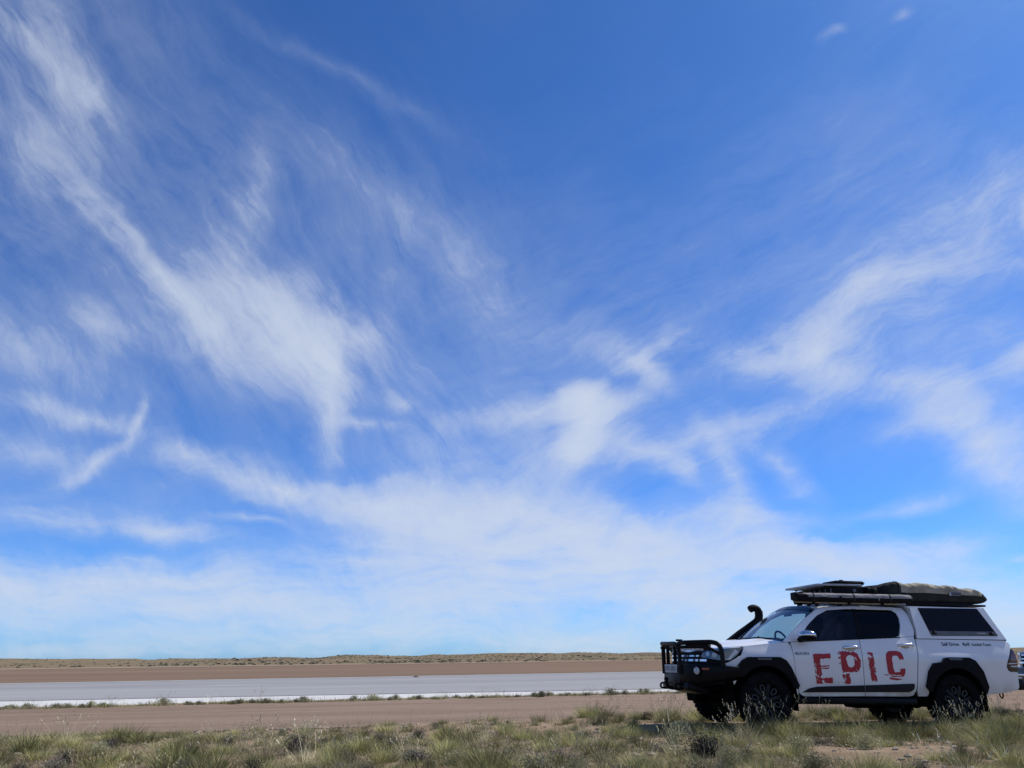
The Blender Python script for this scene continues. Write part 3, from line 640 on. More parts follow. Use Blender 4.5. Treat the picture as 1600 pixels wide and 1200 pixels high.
        for v in bm.verts:
            x, y, z = v.co
            v.co = Vector((0.06 + x*0.25 + 0.05*y*s, s*0.155 + y*0.25, 0.012 + z*(0.135 + 0.04*y*s)))
            if v.co.x > 0.15: v.co.x = 0.15 + (v.co.x-0.15)*0.2
        from_bm('mirror_shell', bm, M_CHROME, mr, smooth=True)
        bm = bmesh.new(); bmesh.ops.create_uvsphere(bm, u_segments=20, v_segments=10, radius=0.5)
        for v in bm.verts:
            x, y, z = v.co; v.co = Vector((0.065 + x*0.262, s*0.155 + y*0.262, -0.022 + z*0.115))
        from_bm('mirror_base', bm, M_PLAST, mr, smooth=True)
        tube('mirror_arm', [(0.0, -s*0.06, -0.06), (0.04, s*0.02, -0.055), (0.06, s*0.08, -0.04)], 0.035, M_PLAST, mr)
        # side step
        bm = bmesh.new(); box(bm, (1.42, s*0.86, 0.405), (1.92, 0.13, 0.085), 0.02)
        from_bm('side_step', bm, M_BLACK, root, angle=40)
        # canopy side
        if full:
            cw = lambda x, z, s=s: Vector((x, s*(0.862 - 0.215*(z-1.29)), z))
            cof = lambda o_: (lambda x, z, s=s: Vector((x, s*(0.862 - 0.215*(z-1.29) + o_), z)))
            panel('canopy_side', [(2.575, 1.300), (4.125, 1.308), (3.905, 1.775), (3.85, 1.785), (2.60, 1.775), (2.600, 1.66), (2.600, 1.42)], cw, paint, root, 0.1, 0.03, inw)
            cp = bpy.data.objects[[o.name for o in bpy.data.objects if o.name.startswith('canopy_side')][-1]]
            cwin = panel('canopy_window', fillet([(2.835, 1.345), (3.995, 1.362), (3.775, 1.772), (2.735, 1.760)], 0.015), cof(0.010), M_CANGL, cp, 0.2, 0.012, inw)
            panel('window_strip', [(2.840, 1.350), (3.985, 1.366), (3.955, 1.425), (2.823, 1.415)], cof(0.013), M_GREYW, cwin, 0.3, 0.004, inw)
            for lx in (2.89, 3.885):
                lt = boxo('latch', cof(0.018)(lx, 1.393), (0.075, 0.02, 0.05), M_PLAST, cwin, 0.006)
                boxo('latch_plate', cof(0.030)(lx+0.012, 1.399), (0.045, 0.008, 0.028), M_GREYW, cwin, 0.002)
            boxo('maker_strip', cof(0.018)(3.70, 1.397), (0.15, 0.003, 0.008), M_STEEL, cwin, 0.0)
            panel('canopy_seal', [(2.57, 1.302), (4.14, 1.309), (4.14, 1.289), (2.57, 1.289)], side(s, -0.006), M_PLAST, cp, 0.3, 0.03, inw)
    # roof, bonnet, windscreen
    def roof_z(x, y):
        a = abs(y)/0.672; return 1.822 - 0.072*a**2.6 - 0.045*smooth(0.55, 0.0, x-0.98)**2 * 1.0
    rp = [(0.965, 0), (0.985, -0.35), (1.06, -0.62), (1.20, -0.668), (1.6, -0.672), (2.45, -0.672), (2.52, -0.62), (2.54, 0), (2.52, 0.62), (2.45, 0.672), (1.6, 0.672), (1.20, 0.668), (1.06, 0.62), (0.985, 0.35)]
    roof = panel('roof', rp, lambda x, y: Vector((x, y, roof_z(x, y))), paint, root, 0.09, 0.03, (0, 0, -1))
    BX = [-0.95, -0.82, -0.70, -0.5, -0.3, 0.0, 0.36]; BZ = [1.085, 1.120, 1.150, 1.185, 1.215, 1.248, 1.278]
    def bon(x, y):
        a = abs(y)/0.86; z = catmull(x, BX, BZ) - 0.030*a**2 - 0.042*a**6
        z += 0.012*math.exp(-((abs(y)-0.42)/0.10)**2)
        return Vector((x, y, z))
    bp = [(0.17, 0), (0.19, -0.35), (0.26, -0.65), (0.36, -0.835), (0.0, -0.868), (-0.28, -0.866), (-0.45, -0.845), (-0.60, -0.800), (-0.72, -0.715), (-0.80, -0.58), (-0.84, -0.38), (-0.86, 0)]
    bp = bp + [(x, -y) for x, y in bp[-2:0:-1]]
    bonnet = panel('bonnet', bp, bon, paint, root, 0.07, 0.035, (0, 0, -1))
    panel('cowl', [(0.16, -0.80), (0.42, -0.80), (0.42, 0.80), (0.16, 0.80)], lambda x, y: Vector((x, y, 1.222 - 0.03*(abs(y)/0.8)**2)), M_PLAST, root, 0.2, 0.05, (0, 0, -1))
    def ws(u, v):
        hw = 0.835*(1-v) + 0.655*v; y = u*hw
        xb_, xt_ = 0.235 + 0.135*u*u, 0.975 + 0.075*u*u
        zb, zt = 1.245 - 0.035*u*u, 1.782 - 0.065*u*u
        b = 0.035*math.sin(math.pi*v)
        return Vector((xb_*(1-v) + xt_*v - b*0.6, y, zb*(1-v) + zt*v + b*0.8))
    wsc = panel('windscreen', [(-1, 0), (1, 0), (1, 1), (-1, 1)], ws, M_GLASS, root, 0.12, 0.006, (0.6, 0, -0.8))
    panel('sun_band', [(-0.98, 0.88), (0.98, 0.88), (0.98, 0.995), (-0.98, 0.995)], lambda u, v: ws(u, v) + Vector((-0.004, 0, 0.005)), M_TINT2, wsc, 0.12, 0.0)
    for u0, u1 in ((-0.72, -0.05), (-0.02, 0.62)):
        p = [ws(u0 + (u1-u0)*k/6, 0.02 + 0.02*math.sin(k/6*3.1)) + Vector((-0.02, 0, 0.02)) for k in range(7)]
        wp = tube('wiper', p, 0.010, M_PLAST, root, 6)
        tube('wiper_arm', [(0.24, p[4].y+0.05, 1.245), p[3] + Vector((-0.005, 0, 0.015))], 0.009, M_PLAST, wp, 6)
    # cabin back wall with its window, cabin floor and inside
    boxo('cab_back', (2.48, 0, 0.93), (0.05, 1.62, 0.70), M_PLAST, root)
    bm = bmesh.new(); vs = [bm.verts.new((2.545, y, z)) for y, z in ((-0.83, 1.30), (0.83, 1.30), (0.66, 1.745), (-0.66, 1.745))]; bm.faces.new(vs)
    from_bm('rear_window', bm, M_TINT2, root)
    bm = bmesh.new(); box(bm, (1.50, 0, 0.64), (1.95, 1.70, 0.26), 0.0); box(bm, (3.35, 0, 0.90), (1.6, 1.0, 0.62), 0.0); box(bm, (-0.15, 0, 0.82), (1.1, 0.98, 0.58), 0.0)
    from_bm('inner_body', bm, M_UNDER, root)
    boxo('floor_pan', (1.5, 0, 0.47), (2.0, 1.70, 0.06), M_UNDER, root)
    bm = bmesh.new(); box(bm, (0.66, 0, 1.19), (0.46, 1.56, 0.16), 0.05); box(bm, (0.78, 0.38, 1.27), (0.22, 0.36, 0.07), 0.02)
    dash = from_bm('dashboard', bm, M_DASH, root, angle=40)
    bm = bmesh.new(); ring = [(1.02 + 0.075*math.cos(a*math.pi/10), 0.38 + 0.185*math.sin(a*math.pi/10), 1.24 - 0.17*math.cos(a*math.pi/10)) for a in range(21)]
    sweep(bm, ring, 0.016, 8, caps=False); box(bm, (1.02, 0.38, 1.24), (0.04, 0.30, 0.05), 0.01)
    from_bm('steering_wheel', bm, M_DASH, root, angle=40)
    for sx_, sy_ in ((1.38, -0.38), (1.38, 0.38), (2.18, -0.38), (2.18, 0.38)):
        st = boxo('seat', (sx_-0.05, sy_, 0.96), (0.50, 0.50, 0.14), M_SEAT, root, 0.03)
        boxo('backrest', (sx_+0.22, sy_, 1.25), (0.11, 0.47, 0.52), M_SEAT, st, 0.04, Matrix.Rotation(R(14), 3, 'Y'))
        boxo('headrest', (sx_+0.30, sy_, 1.575), (0.085, 0.25, 0.15), M_SEAT, st, 0.03, Matrix.Rotation(R(10), 3, 'Y'))
    boxo('rear_view_mirror', (0.95, 0, 1.66), (0.03, 0.22, 0.06), M_DASH, root, 0.01)
    # grille
    bm = bmesh.new(); g0 = nose(-1, -0.02)
    vs = []
    gr = panel('grille', [(0.67, 1.075), (NL[-1], 1.075), (NL[-1], 0.70), (0.67, 0.70)], nose(-1, -0.012), M_PLAST, root, 0.06, 0.03, (1, 0, 0)); bm.free()
    panel('grille_half', [(0.67, 1.075), (NL[-1], 1.075), (NL[-1], 0.70), (0.67, 0.70)], nose(1, -0.012), M_PLAST, gr, 0.06, 0.03, (1, 0, 0))
    for s in (-1, 1):
        for zb, h in ((1.055, 0.028), (0.99, 0.022), (0.925, 0.03)):
            panel('chrome_bar', [(0.55 if zb < 0.95 else 0.67, zb), (NL[-1], zb), (NL[-1], zb+h), (0.55 if zb < 0.95 else 0.67, zb+h)], nose(s, 0.008), M_CHROME, gr, 0.07, 0.012, (1, 0, 0))
    # tailgate, rear bumper
    boxo('tailgate', (4.17, 0, 0.95), (0.05, 1.64, 0.66), paint, root, 0.02)
    rb = boxo('rear_bumper', (4.255, 0, 0.66), (0.15, 1.66, 0.17), M_BLACK, root, 0.03)
    boxo('step_plate', (4.27, 0, 0.752), (0.14, 1.56, 0.014), M_STEEL, rb, 0.004)
    tube('tow_bar', [(4.10, 0, 0.50), (4.34, 0, 0.50), (4.38, 0, 0.54)], 0.03, M_BLACK, rb)
    for yy in (-0.45, 0.45):
        bm = bmesh.new(); sweep(bm, [(4.20+0.03*math.sin(a*math.pi/6), yy, 0.50+0.055*math.cos(a*math.pi/6)) for a in range(13)], 0.011, 6, caps=False); from_bm('shackle', bm, M_BLACK, rb, smooth=True)
    # running gear
    for yy in (-0.45, 0.45):
        tube('chassis_rail', [(-0.75, yy, 0.60), (0.0, yy, 0.62), (0.5, yy, 0.50), (2.3, yy, 0.50), (3.0, yy, 0.66), (4.15, yy, 0.60)], 0.06, M_UNDER, root, 4)
        bm = bmesh.new()
        for k in range(3): box(bm, (3.1, yy*1.12, 0.40 - 0.022*k), (1.2-0.25*k, 0.07, 0.018), 0)
        from_bm('leaf_spring', bm, M_UNDER, root)
    for wx in (0, 3.085):
        ax = tube('axle', [(wx, -0.72, 0.41), (wx, 0.72, 0.41)], 0.045, M_UNDER, root)
        bm = bmesh.new(); bmesh.ops.create_uvsphere(bm, u_segments=14, v_segments=10, radius=0.15); bmesh.ops.translate(bm, vec=(wx, 0.12, 0.41), verts=bm.verts); from_bm('differential', bm, M_UNDER, ax, smooth=True)
    boxo('fuel_tank', (2.05, -0.30, 0.40), (0.80, 0.36, 0.22), M_UNDER, root, 0.04)
    boxo('bash_plate', (-0.45, 0, 0.46), (0.75, 0.80, 0.03), M_UNDER, root, 0.01, Matrix.Rotation(R(12), 3, 'Y'))
    boxo('spare_wheel_carrier', (3.75, 0, 0.52), (0.66, 0.66, 0.16), M_UNDER, root, 0.06)
    tube('exhaust', curve_pts([(1.0, 0.3, 0.42), (2.4, 0.32, 0.40), (3.0, 0.5, 0.62), (3.6, 0.62, 0.50), (4.1, 0.66, 0.45)], 4), 0.035, M_UNDER, root)
    if not full:
        boxo('front_bumper', (-0.80, 0, 0.72), (0.30, 1.62, 0.30), paint, root, 0.07); boxo('chrome_strip', (-0.955, 0, 0.735), (0.02, 1.35, 0.035), M_CHROME, root, 0.006)
        return root

    # ------------------------------------------------ fittings of the white truck
    bb = empty('bull_bar', (-0.9, 0, 0.75)); bb.parent = root; OB = Vector((0.9, 0, -0.75))
    half = [(-0.40, -0.965), (-0.62, -0.935), (-0.80, -0.80), (-0.98, -0.53), (-1.055, -0.335)]
    path = half + [(x, -y) for x, y in half[::-1]]
    zt = [0.862, 0.870, 0.878, 0.885, 0.890]; zb = [0.665, 0.64, 0.60, 0.56, 0.54]
    zt = zt + zt[::-1]; zb = zb + zb[::-1]
    bm = bmesh.new(); rings = []
    for i, (x, y) in enumerate(path):
        a = Vector(path[max(i-1, 0)]); b = Vector(path[min(i+1, len(path)-1)]); t = (b-a).normalized(); nrm = Vector((-t.y, t.x)); 
        if nrm.dot(Vector((-0.3, -1 if y < 0 else 1)) if abs(y) > 0.7 else Vector((-1, 0))) < 0: nrm = -nrm
        ring = []
        for off, z in ((-0.14, zt[i]-0.005), (-0.01, zt[i]), (0.006, zt[i]-0.012), (0.012, zt[i]-0.06), (0.012, zb[i]+0.14), (-0.02, zb[i]+0.06), (-0.09, zb[i]), (-0.22, zb[i]+0.02)):
            ring.append(bm.verts.new(Vector((x+nrm.x*off, y+nrm.y*off, z)) + OB))
        rings.append(ring)
    for i in range(len(rings)-1):
        for j in range(7): bm.faces.new((rings[i][j], rings[i][j+1], rings[i+1][j+1], rings[i+1][j]))
    bm.faces.new(rings[0]); bm.faces.new(rings[-1][::-1])
    from_bm('bumper_shell', bm, M_BLACK, bb, angle=25)
    def bt(name, pts, r, n=5, parent=bb, seg=10, mat=M_BLACK):
        return tube(name, [p + OB for p in curve_pts(pts, n)], r, mat, parent, seg)
    for s in (-1, 1):
        bt('lamp_hoop', [(-0.640, s*0.928, 0.86), (-0.644, s*0.925, 1.03), (-0.652, s*0.915, 1.105), (-0.682, s*0.885, 1.165), (-0.745, s*0.825, 1.190), (-0.82, s*0.745, 1.192), (-1.00, s*0.53, 1.186), (-1.05, s*0.40, 1.182), (-1.075, s*0.30, 1.160)], 0.034)
        bt('lower_rail', [(-0.66, s*0.90, 1.03), (-0.80, s*0.76, 1.115), (-1.00, s*0.50, 1.125), (-1.08, s*0.36, 1.12)], 0.024)
        bt('lamp_bar', [(-0.76, s*0.78, 1.145), (-0.86, s*0.665, 1.150), (-1.00, s*0.49, 1.150)], 0.040, 3)
        boxo('upright', Vector((-1.06, s*0.15, 1.02)) + OB, (0.055, 0.020, 0.30), M_BLACK, bb, 0.006)
        c = Vector((-0.925, s*0.650, 0.795)); d = Vector((-0.80, s*0.60, 0)).normalized()
        q = d.to_track_quat('Y', 'Z')
        bm = bmesh.new(); lathe(bm, [(0.0005, 0.030), (0.045, 0.026), (0.056, 0.012)], 20); bmesh.ops.transform(bm, matrix=Matrix.Translation(c+OB) @ q.to_matrix().to_4x4(), verts=bm.verts)
        fg = from_bm('fog_lamp', bm, M_FOG, bb, smooth=True)
        bm = bmesh.new(); lathe(bm, [(0.057, 0.0), (0.057, 0.03), (0.070, 0.022), (0.072, 0.0)], 20); bmesh.ops.transform(bm, matrix=Matrix.Translation(c+OB) @ q.to_matrix().to_4x4(), verts=bm.verts)
        from_bm('lamp_bezel', bm, M_PLAST, fg, smooth=True)
        boxo('indicator', Vector((-0.838, s*0.765, 0.822)) + OB, (0.035, 0.115, 0.030), M_AMBER, bb, 0.006, Matrix.Rotation(s*R(-38), 3, 'Z'))
        bt('recovery_loop', [(-1.03, s*0.30, 0.60), (-1.13, s*0.30, 0.60), (-1.14, s*0.30, 0.54), (-1.03, s*0.30, 0.53)], 0.016, 4, bb, 6)
    bt('centre_hoop', [(-1.060, -0.345, 0.74), (-1.062, -0.342, 0.95), (-1.066, -0.332, 1.08), (-1.074, -0.295, 1.145), (-1.082, -0.21, 1.172), (-1.086, 0, 1.176), (-1.082, 0.21, 1.172), (-1.074, 0.295, 1.145), (-1.066, 0.332, 1.08), (-1.062, 0.342, 0.95), (-1.060, 0.345, 0.74)], 0.033)
    boxo('winch_pan', Vector((-1.00, 0, 0.66)) + OB, (0.14, 0.62, 0.26), M_BLACK, bb, 0.01)
    boxo('lower_pan', Vector((-0.86, 0, 0.545)) + OB, (0.36, 1.05, 0.10), M_BLACK, bb, 0.03, Matrix.Rotation(R(14), 3, 'Y'))
    pl = boxo('number_plate', Vector((-1.092, -0.03, 0.815)) + OB, (0.010, 0.50, 0.115), M_PLATE, bb, 0.003)
    bm = bmesh.new()
    for k in range(8):
        box(bm, Vector((-1.0985, 0.18 - 0.052*k - (0.035 if k > 3 else 0), 0.815 + 0.004*(k % 3))) + OB, (0.001, 0.026, 0.066), 0)
    from_bm('plate_marks', bm, M_GREYW, pl)
    hk = bt('tow_ball_hook', [(-0.95, 0.0, 0.555), (-1.05, 0.0, 0.535), (-1.13, 0.0, 0.55), (-1.165, 0.0, 0.60), (-1.165, 0.0, 0.64)], 0.026, 5)
    bm = bmesh.new(); bmesh.ops.create_uvsphere(bm, u_segments=14, v_segments=10, radius=0.034); bmesh.ops.translate(bm, vec=Vector((-1.165, 0.0, 0.665)) + OB, verts=bm.verts); from_bm('tow_ball', bm, M_BLACK, hk, smooth=True)
    boxo('aerial_mount', Vector((-1.04, -0.30, 1.222)) + OB, (0.10, 0.04, 0.03), M_PLAST, bb, 0.008)
    # snorkel up the far A pillar
    sn = empty('snorkel', (0.3, 0.88, 1.15)); sn.parent = root; SO = -Vector((0.3, 0.88, 1.15))
    bm = bmesh.new(); sweep(bm, [p+SO for p in curve_pts([(0.05, 0.90, 1.06), (0.28, 0.905, 1.20), (0.52, 0.895, 1.365), (0.72, 0.875, 1.495), (0.845, 0.86, 1.585), (0.878, 0.85, 1.66), (0.880, 0.845, 1.76)], 5)], 0.058, 10, (0.9, 1.2))
    from_bm('riser', bm, M_PLAST, sn, smooth=True)
    bm = bmesh.new(); sweep(bm, [p+SO for p in curve_pts([(0.882, 0.845, 1.70), (0.872, 0.845, 1.765), (0.825, 0.845, 1.800), (0.765, 0.845, 1.800), (0.715, 0.845, 1.775)], 4)], [0.060]*6 + [0.060]*5 + [0.060]*5 + [0.054], 12, (1.0, 1.0))
    from_bm('ram_head', bm, M_PLAST, sn, smooth=True)
    # canopy roof and back
    panel('canopy_roof', [(2.59, -0.757), (3.86, -0.757), (3.925, -0.70), (3.925, 0.70), (3.86, 0.757), (2.59, 0.757)], lambda x, y: Vector((x, y, 1.815 - 0.034*(abs(y)/0.757)**3 - 0.02*smooth(3.6, 3.93, x))), paint, root, 0.12, 0.03, (0, 0, -1))
    bm = bmesh.new(); bm.faces.new([bm.verts.new(p) for p in ((2.60, -0.85, 1.30), (2.60, 0.85, 1.30), (2.60, 0.75, 1.79), (2.60, -0.75, 1.79))]); from_bm('canopy_front', bm, paint, root)
    bm = bmesh.new(); bm.faces.new([bm.verts.new(p) for p in ((4.13, -0.855, 1.30), (4.13, 0.855, 1.30), (3.91, 0.75, 1.785), (3.91, -0.75, 1.785))]); from_bm('canopy_rear_door', bm, M_LENS, root)
    # roof rack with feet
    rk = empty('roof_rack', (1.6, 0, 1.8)); rk.parent = root; RO = -Vector((1.6, 0, 1.8))
    for s in (-1, 1):
        boxo('side_rail', Vector((1.96, s*0.58, 1.885)) + RO, (1.10, 0.04, 0.045), M_BLACK, rk, 0.01)
        for fx in (1.52, 2.32): boxo('foot', Vector((fx, s*0.60, 1.825)) + RO, (0.08, 0.06, 0.13), M_BLACK, rk, 0.012)
    for fx in (0.99, 1.12): boxo('awning_foot', Vector((fx, -0.60, 1.825)) + RO, (0.05, 0.06, 0.15), M_BLACK, rk, 0.012)
    for k in range(5): boxo('slat', Vector((1.47 + 0.24*k, 0, 1.905)) + RO, (0.07, 1.12, 0.022), M_BLACK, rk, 0.006)
    for s in (-1, 1):
        for fx in (2.85, 3.62): boxo('canopy_foot', Vector((fx, s*0.58, 1.822)) + RO, (0.06, 0.06, 0.08), M_BLACK, rk, 0.01)
        boxo('canopy_rail', Vector((3.2, s*0.58, 1.856)) + RO, (1.3, 0.04, 0.03), M_BLACK, rk, 0.008)
    # lettering
    o = [x for x in bpy.data.objects if x.parent == root]
    nd = [x for x in o if x.name.startswith('front_door')][0]; nr = [x for x in o if x.name.startswith('rear_door')][0]; nb = [x for x in o if x.name.startswith('bed_side')][0]
    letter('letter_e', ((0.785, 1.048), (1.074, 1.062), (0.804, 0.642), (1.065, 0.655)), t_E, nd, seed=2.3)
    letter('letter_p', ((1.225, 1.085), (1.540, 1.097), (1.235, 0.655), (1.55, 0.668)), t_P, nd, seed=5.1)
    letter('letter_i', ((1.668, 1.082), (1.762, 1.090), (1.690, 0.680), (1.785, 0.684)), t_I, nr, seed=8.2)
    letter('letter_c', ((1.966, 1.108), (2.255, 1.118), (1.975, 0.688), (2.27, 0.698)), t_C, nr, seed=4.4)
    decal_text('badge_text', 'HILUX GD-6', 0.052, 0.498, 1.035, 0.02, nd, M_INK, sx=0.80)
    decal_text('side_text', 'Self Drive', 0.072, 2.965, 1.200, 0.014, nb, M_INK, sx=1.05)
    decal_text('side_text', '4x4', 0.082, 3.325, 1.203, 0.014, nb, M_INK, sx=1.0)
    decal_text('side_text', 'Guided Tours', 0.060, 3.480, 1.207, 0.014, nb, M_INK, sx=1.0)
    return root

TRUCK_LOC, TILT = Vector((5.613, 12.006, 0.0374)), R(1.389)
truck = build_truck('pickup_truck', TRUCK_LOC, TILT, M_WHITE)
tag(truck, 'white double-cab pickup with black bull bar, snorkel and red EPIC lettering', 'pickup truck')
TM = Matrix.Translation(TRUCK_LOC) @ Matrix.Rotation(TILT, 4, 'Y')
def on_truck(name, loc):
    o = empty(name, TM @ Vector(loc), (0, TILT, 0)); return o

# ---------------------------------------------------------------- load on the roof (things of their own)
M_TENTTOP = simple('pale_canvas', (0.33, 0.30, 0.225), 0.9, spec=0.1, var=0.22, scale=5, bump=0.25, bscale=40)  # pale colour for the upper part of the tent cover, its sides near black
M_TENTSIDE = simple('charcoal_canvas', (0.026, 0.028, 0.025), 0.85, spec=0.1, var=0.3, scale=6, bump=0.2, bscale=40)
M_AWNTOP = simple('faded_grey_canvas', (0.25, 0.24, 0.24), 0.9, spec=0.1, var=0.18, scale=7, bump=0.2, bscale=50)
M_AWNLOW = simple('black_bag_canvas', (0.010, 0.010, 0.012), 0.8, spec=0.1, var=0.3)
M_CELL = simple('solar_cells', (0.012, 0.015, 0.03), 0.15, coat=0.6)
M_ALU = simple('anodised_aluminium', (0.30, 0.31, 0.33), 0.45, metal=0.8)
M_SHIRT = simple('pale_pink_shirt', (0.50, 0.38, 0.38), 0.9, spec=0.1)
M_SKIN = simple('skin', (0.33, 0.19, 0.135), 0.6)
M_HAIR = simple('dark_hair', (0.012, 0.009, 0.007), 0.7)
M_BELT = simple('seat_belt_web', (0.008, 0.008, 0.009), 0.8)
def loft(x0, x1, nx, ring, seg):
    """rings along x; ring(x, a) -> (y, z); closed ends; returns verts grid"""
    g = []
    for i in range(nx+1):
        x = x0 + (x1-x0)*i/nx
        g.append([ring(x, i/nx, k/seg*2*math.pi) for k in range(seg)])
    return g
def grid_part(name, g, keep, mat, parent, ends=False):
    bm = bmesh.new(); nx = len(g); seg = len(g[0]); vs = {}
    def V(i, k):
        k %= seg
        if (i, k) not in vs: vs[(i, k)] = bm.verts.new(g[i][k])
        return vs[(i, k)]
    for i in range(nx-1):
        for k in range(seg):
            if keep(i, k): bm.faces.new((V(i, k), V(i, k+1), V(i+1, k+1), V(i+1, k)))
    if ends:
        for i in (0, nx-1): bm.faces.new([V(i, k) for k in range(seg)])
    return from_bm(name, bm, mat, parent, smooth=True)
# roof tent under its cover
tent = on_truck('rooftop_tent', (3.05, 0, 1.86)); tag(tent, 'packed rooftop tent under a wrinkled pale-topped cover on the rear of the pickup roof', 'rooftop tent')
TX0, TX1 = 2.38, 4.10
def tent_ring(x, t, a):
    zt_ = catmull(x, [2.38, 2.45, 2.6, 2.75, 2.96, 3.41, 3.8, 4.10], [2.125, 2.145, 2.155, 2.140, 2.152, 2.122, 2.098, 2.075]); zb_ = 1.845 + 0.012*(x-2.6)
    c, s_ = math.cos(a), math.sin(a); e = 0.30
    yy = math.copysign(abs(c)**e, c); ww = math.copysign(abs(s_)**e, s_)
    end = min(1.0, (x-TX0+0.012)/0.10, (TX1-x+0.012)/0.08)**0.45
    hw, hh = 0.665*(0.90+0.10*end), (zt_-zb_)/2*(0.62+0.38*end)
    y = yy*hw; z = (zt_+zb_)/2 + ww*hh
    w = noise.fractal(Vector((x*3.1, y*4.0+3, z*9.0)), 0.7, 2.1, 5)
    rid = abs(noise.noise(Vector((x*5.0 + z*6, y*3.0, z*3.0 + 7))))
    up_ = max(0.0, ww)
    d = 0.014*w + 0.065*(0.3-rid)*(0.35+0.65*up_)
    return Vector((x - 3.05 + 0.012*w, y + yy*d*0.7, z + (d if ww > 0.2 else d*0.3) - 1.86))
SEG_T = 56
gt = loft(TX0, TX1, 90, tent_ring, SEG_T)
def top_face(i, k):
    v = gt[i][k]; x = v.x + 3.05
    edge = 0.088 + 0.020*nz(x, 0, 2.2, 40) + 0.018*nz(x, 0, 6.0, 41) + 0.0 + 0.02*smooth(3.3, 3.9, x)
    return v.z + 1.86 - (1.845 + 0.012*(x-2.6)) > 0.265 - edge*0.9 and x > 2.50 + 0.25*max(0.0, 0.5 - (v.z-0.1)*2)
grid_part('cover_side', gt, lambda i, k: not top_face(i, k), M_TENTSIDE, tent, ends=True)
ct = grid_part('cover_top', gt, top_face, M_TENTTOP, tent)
boxo('tent_floor', (0.19, 0, -0.030), (1.66, 1.26, 0.03), M_BLACK, tent, 0.008)
for sx_ in (-0.50,):
    bm = bmesh.new(); i = int((sx_+3.05-TX0)/(TX1-TX0)*90); pts = [gt[i][k % SEG_T]*1.0 for k in range(SEG_T+1)]
    pts = [p + Vector((0, math.copysign(0.006, p.y), 0.006 if p.z > 0.12 else -0.003)) for p in pts]; sweep(bm, pts, 0.010, 5, (1.6, 0.4), caps=False); from_bm('strap', bm, M_BELT, tent, smooth=True)
lb = boxo('maker_patch', (0.455, -0.684, 0.135), (0.21, 0.006, 0.062), simple('patch_cloth', (0.06, 0.06, 0.085), 0.8), tent, 0.002)
bm = bmesh.new(); box(bm, (0.365, -0.689, 0.135), (0.030, 0.003, 0.056), 0)
from_bm('patch_mark', bm, M_PLATE, lb)
for dz, wd in ((0.016, 0.14), (-0.018, 0.15)):
    boxo('patch_line', (0.462, -0.689, 0.135+dz), (wd, 0.003, 0.014), simple('patch_grey', (0.16, 0.16, 0.20), 0.8), lb, 0.0)
# rolled awning on the near side
aw = on_truck('awning', (1.61, -0.72, 1.885)); tag(aw, 'long rolled awning bag with faded grey top along the near roof edge', 'awning')
def awn_ring(x, t, a):
    c, s_ = math.cos(a), math.sin(a); e = 0.55
    yy = math.copysign(abs(c)**e, c); ww = math.copysign(abs(s_)**e, s_)
    zt_ = 1.908 + 0.022*(x-0.6)/2.0 + 0.010*nz(x, 0, 2.4, 50); zb_ = 1.785 + 0.006*(x-0.6)
    end = min(1.0, (x-0.70)/0.05+0.5, (2.665-x)/0.07+0.35)
    w = noise.fractal(Vector((x*4.0, yy*2, ww*2.5)), 0.7, 2.1, 4)
    return Vector((x-1.61, yy*0.088*(0.7+0.3*end) + 0.006*w*yy, (zt_+zb_)/2 + ww*(zt_-zb_)/2*(0.6+0.4*end) + 0.007*w - 1.86))
ga = loft(0.70, 2.665, 110, awn_ring, 28)
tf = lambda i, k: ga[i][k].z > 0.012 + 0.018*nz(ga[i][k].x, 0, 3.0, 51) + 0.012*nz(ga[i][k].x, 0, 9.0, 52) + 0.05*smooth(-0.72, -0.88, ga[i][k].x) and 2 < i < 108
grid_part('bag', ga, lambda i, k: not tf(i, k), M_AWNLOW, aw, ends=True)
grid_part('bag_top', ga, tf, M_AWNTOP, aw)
boxo('back_plate', (0.07, 0.095, -0.02), (1.92, 0.012, 0.13), M_ALU, aw, 0.003)
boxo('end_cap', (-0.915, 0.0, 0.0), (0.05, 0.17, 0.12), M_PLAST, aw, 0.02)
tube('end_strap', curve_pts([(-0.93, -0.06, 0.05), (-0.96, -0.07, 0.0), (-0.92, -0.08, -0.05)], 4), 0.012, M_BELT, aw, 6)
for sx_ in (-0.62, 0.05, 0.66):
    bm = bmesh.new(); i = int((sx_+1.61-0.70)/1.965*110); pts = [ga[i][k % 28]*1.02 for k in range(29)]; sweep(bm, pts, 0.008, 5, (1.8, 0.5), caps=False); from_bm('strap', bm, M_BELT, aw, smooth=True)
for sx_ in (-0.55, 0.05, 0.62): boxo('bracket', (sx_, 0.10, -0.02), (0.05, 0.05, 0.15), M_BLACK, aw, 0.006)
# solar panel
sp = on_truck('solar_panel', (1.62, 0.0, 2.100)); sp.rotation_euler = (0, TILT - R(0.5), 0); tag(sp, 'flat framed solar panel tilted over the front of the roof rack', 'solar panel')
for (c, d) in (((0, -0.49, 0), (0.78, 0.03, 0.030)), ((0, 0.49, 0), (0.78, 0.03, 0.030)), ((-0.375, 0, 0), (0.03, 0.95, 0.030)), ((0.375, 0, 0), (0.03, 0.95, 0.030))): boxo('frame', c, d, M_ALU, sp, 0.003)
boxo('back_sheet', (0, 0, -0.004), (0.73, 0.955, 0.006), M_PLATE, sp, 0.0)
for i in range(3):
    for j in range(3): boxo('cell', (-0.24+0.24*i, -0.315+0.315*j, 0.006), (0.232, 0.305, 0.010), M_CELL, sp, 0.0)
for c in ((-0.22, -0.45), (0.30, -0.45), (-0.22, 0.45), (0.30, 0.45)): boxo('leg', (c[0], c[1], -0.022), (0.03, 0.03, 0.02), M_BLACK, sp, 0.003)
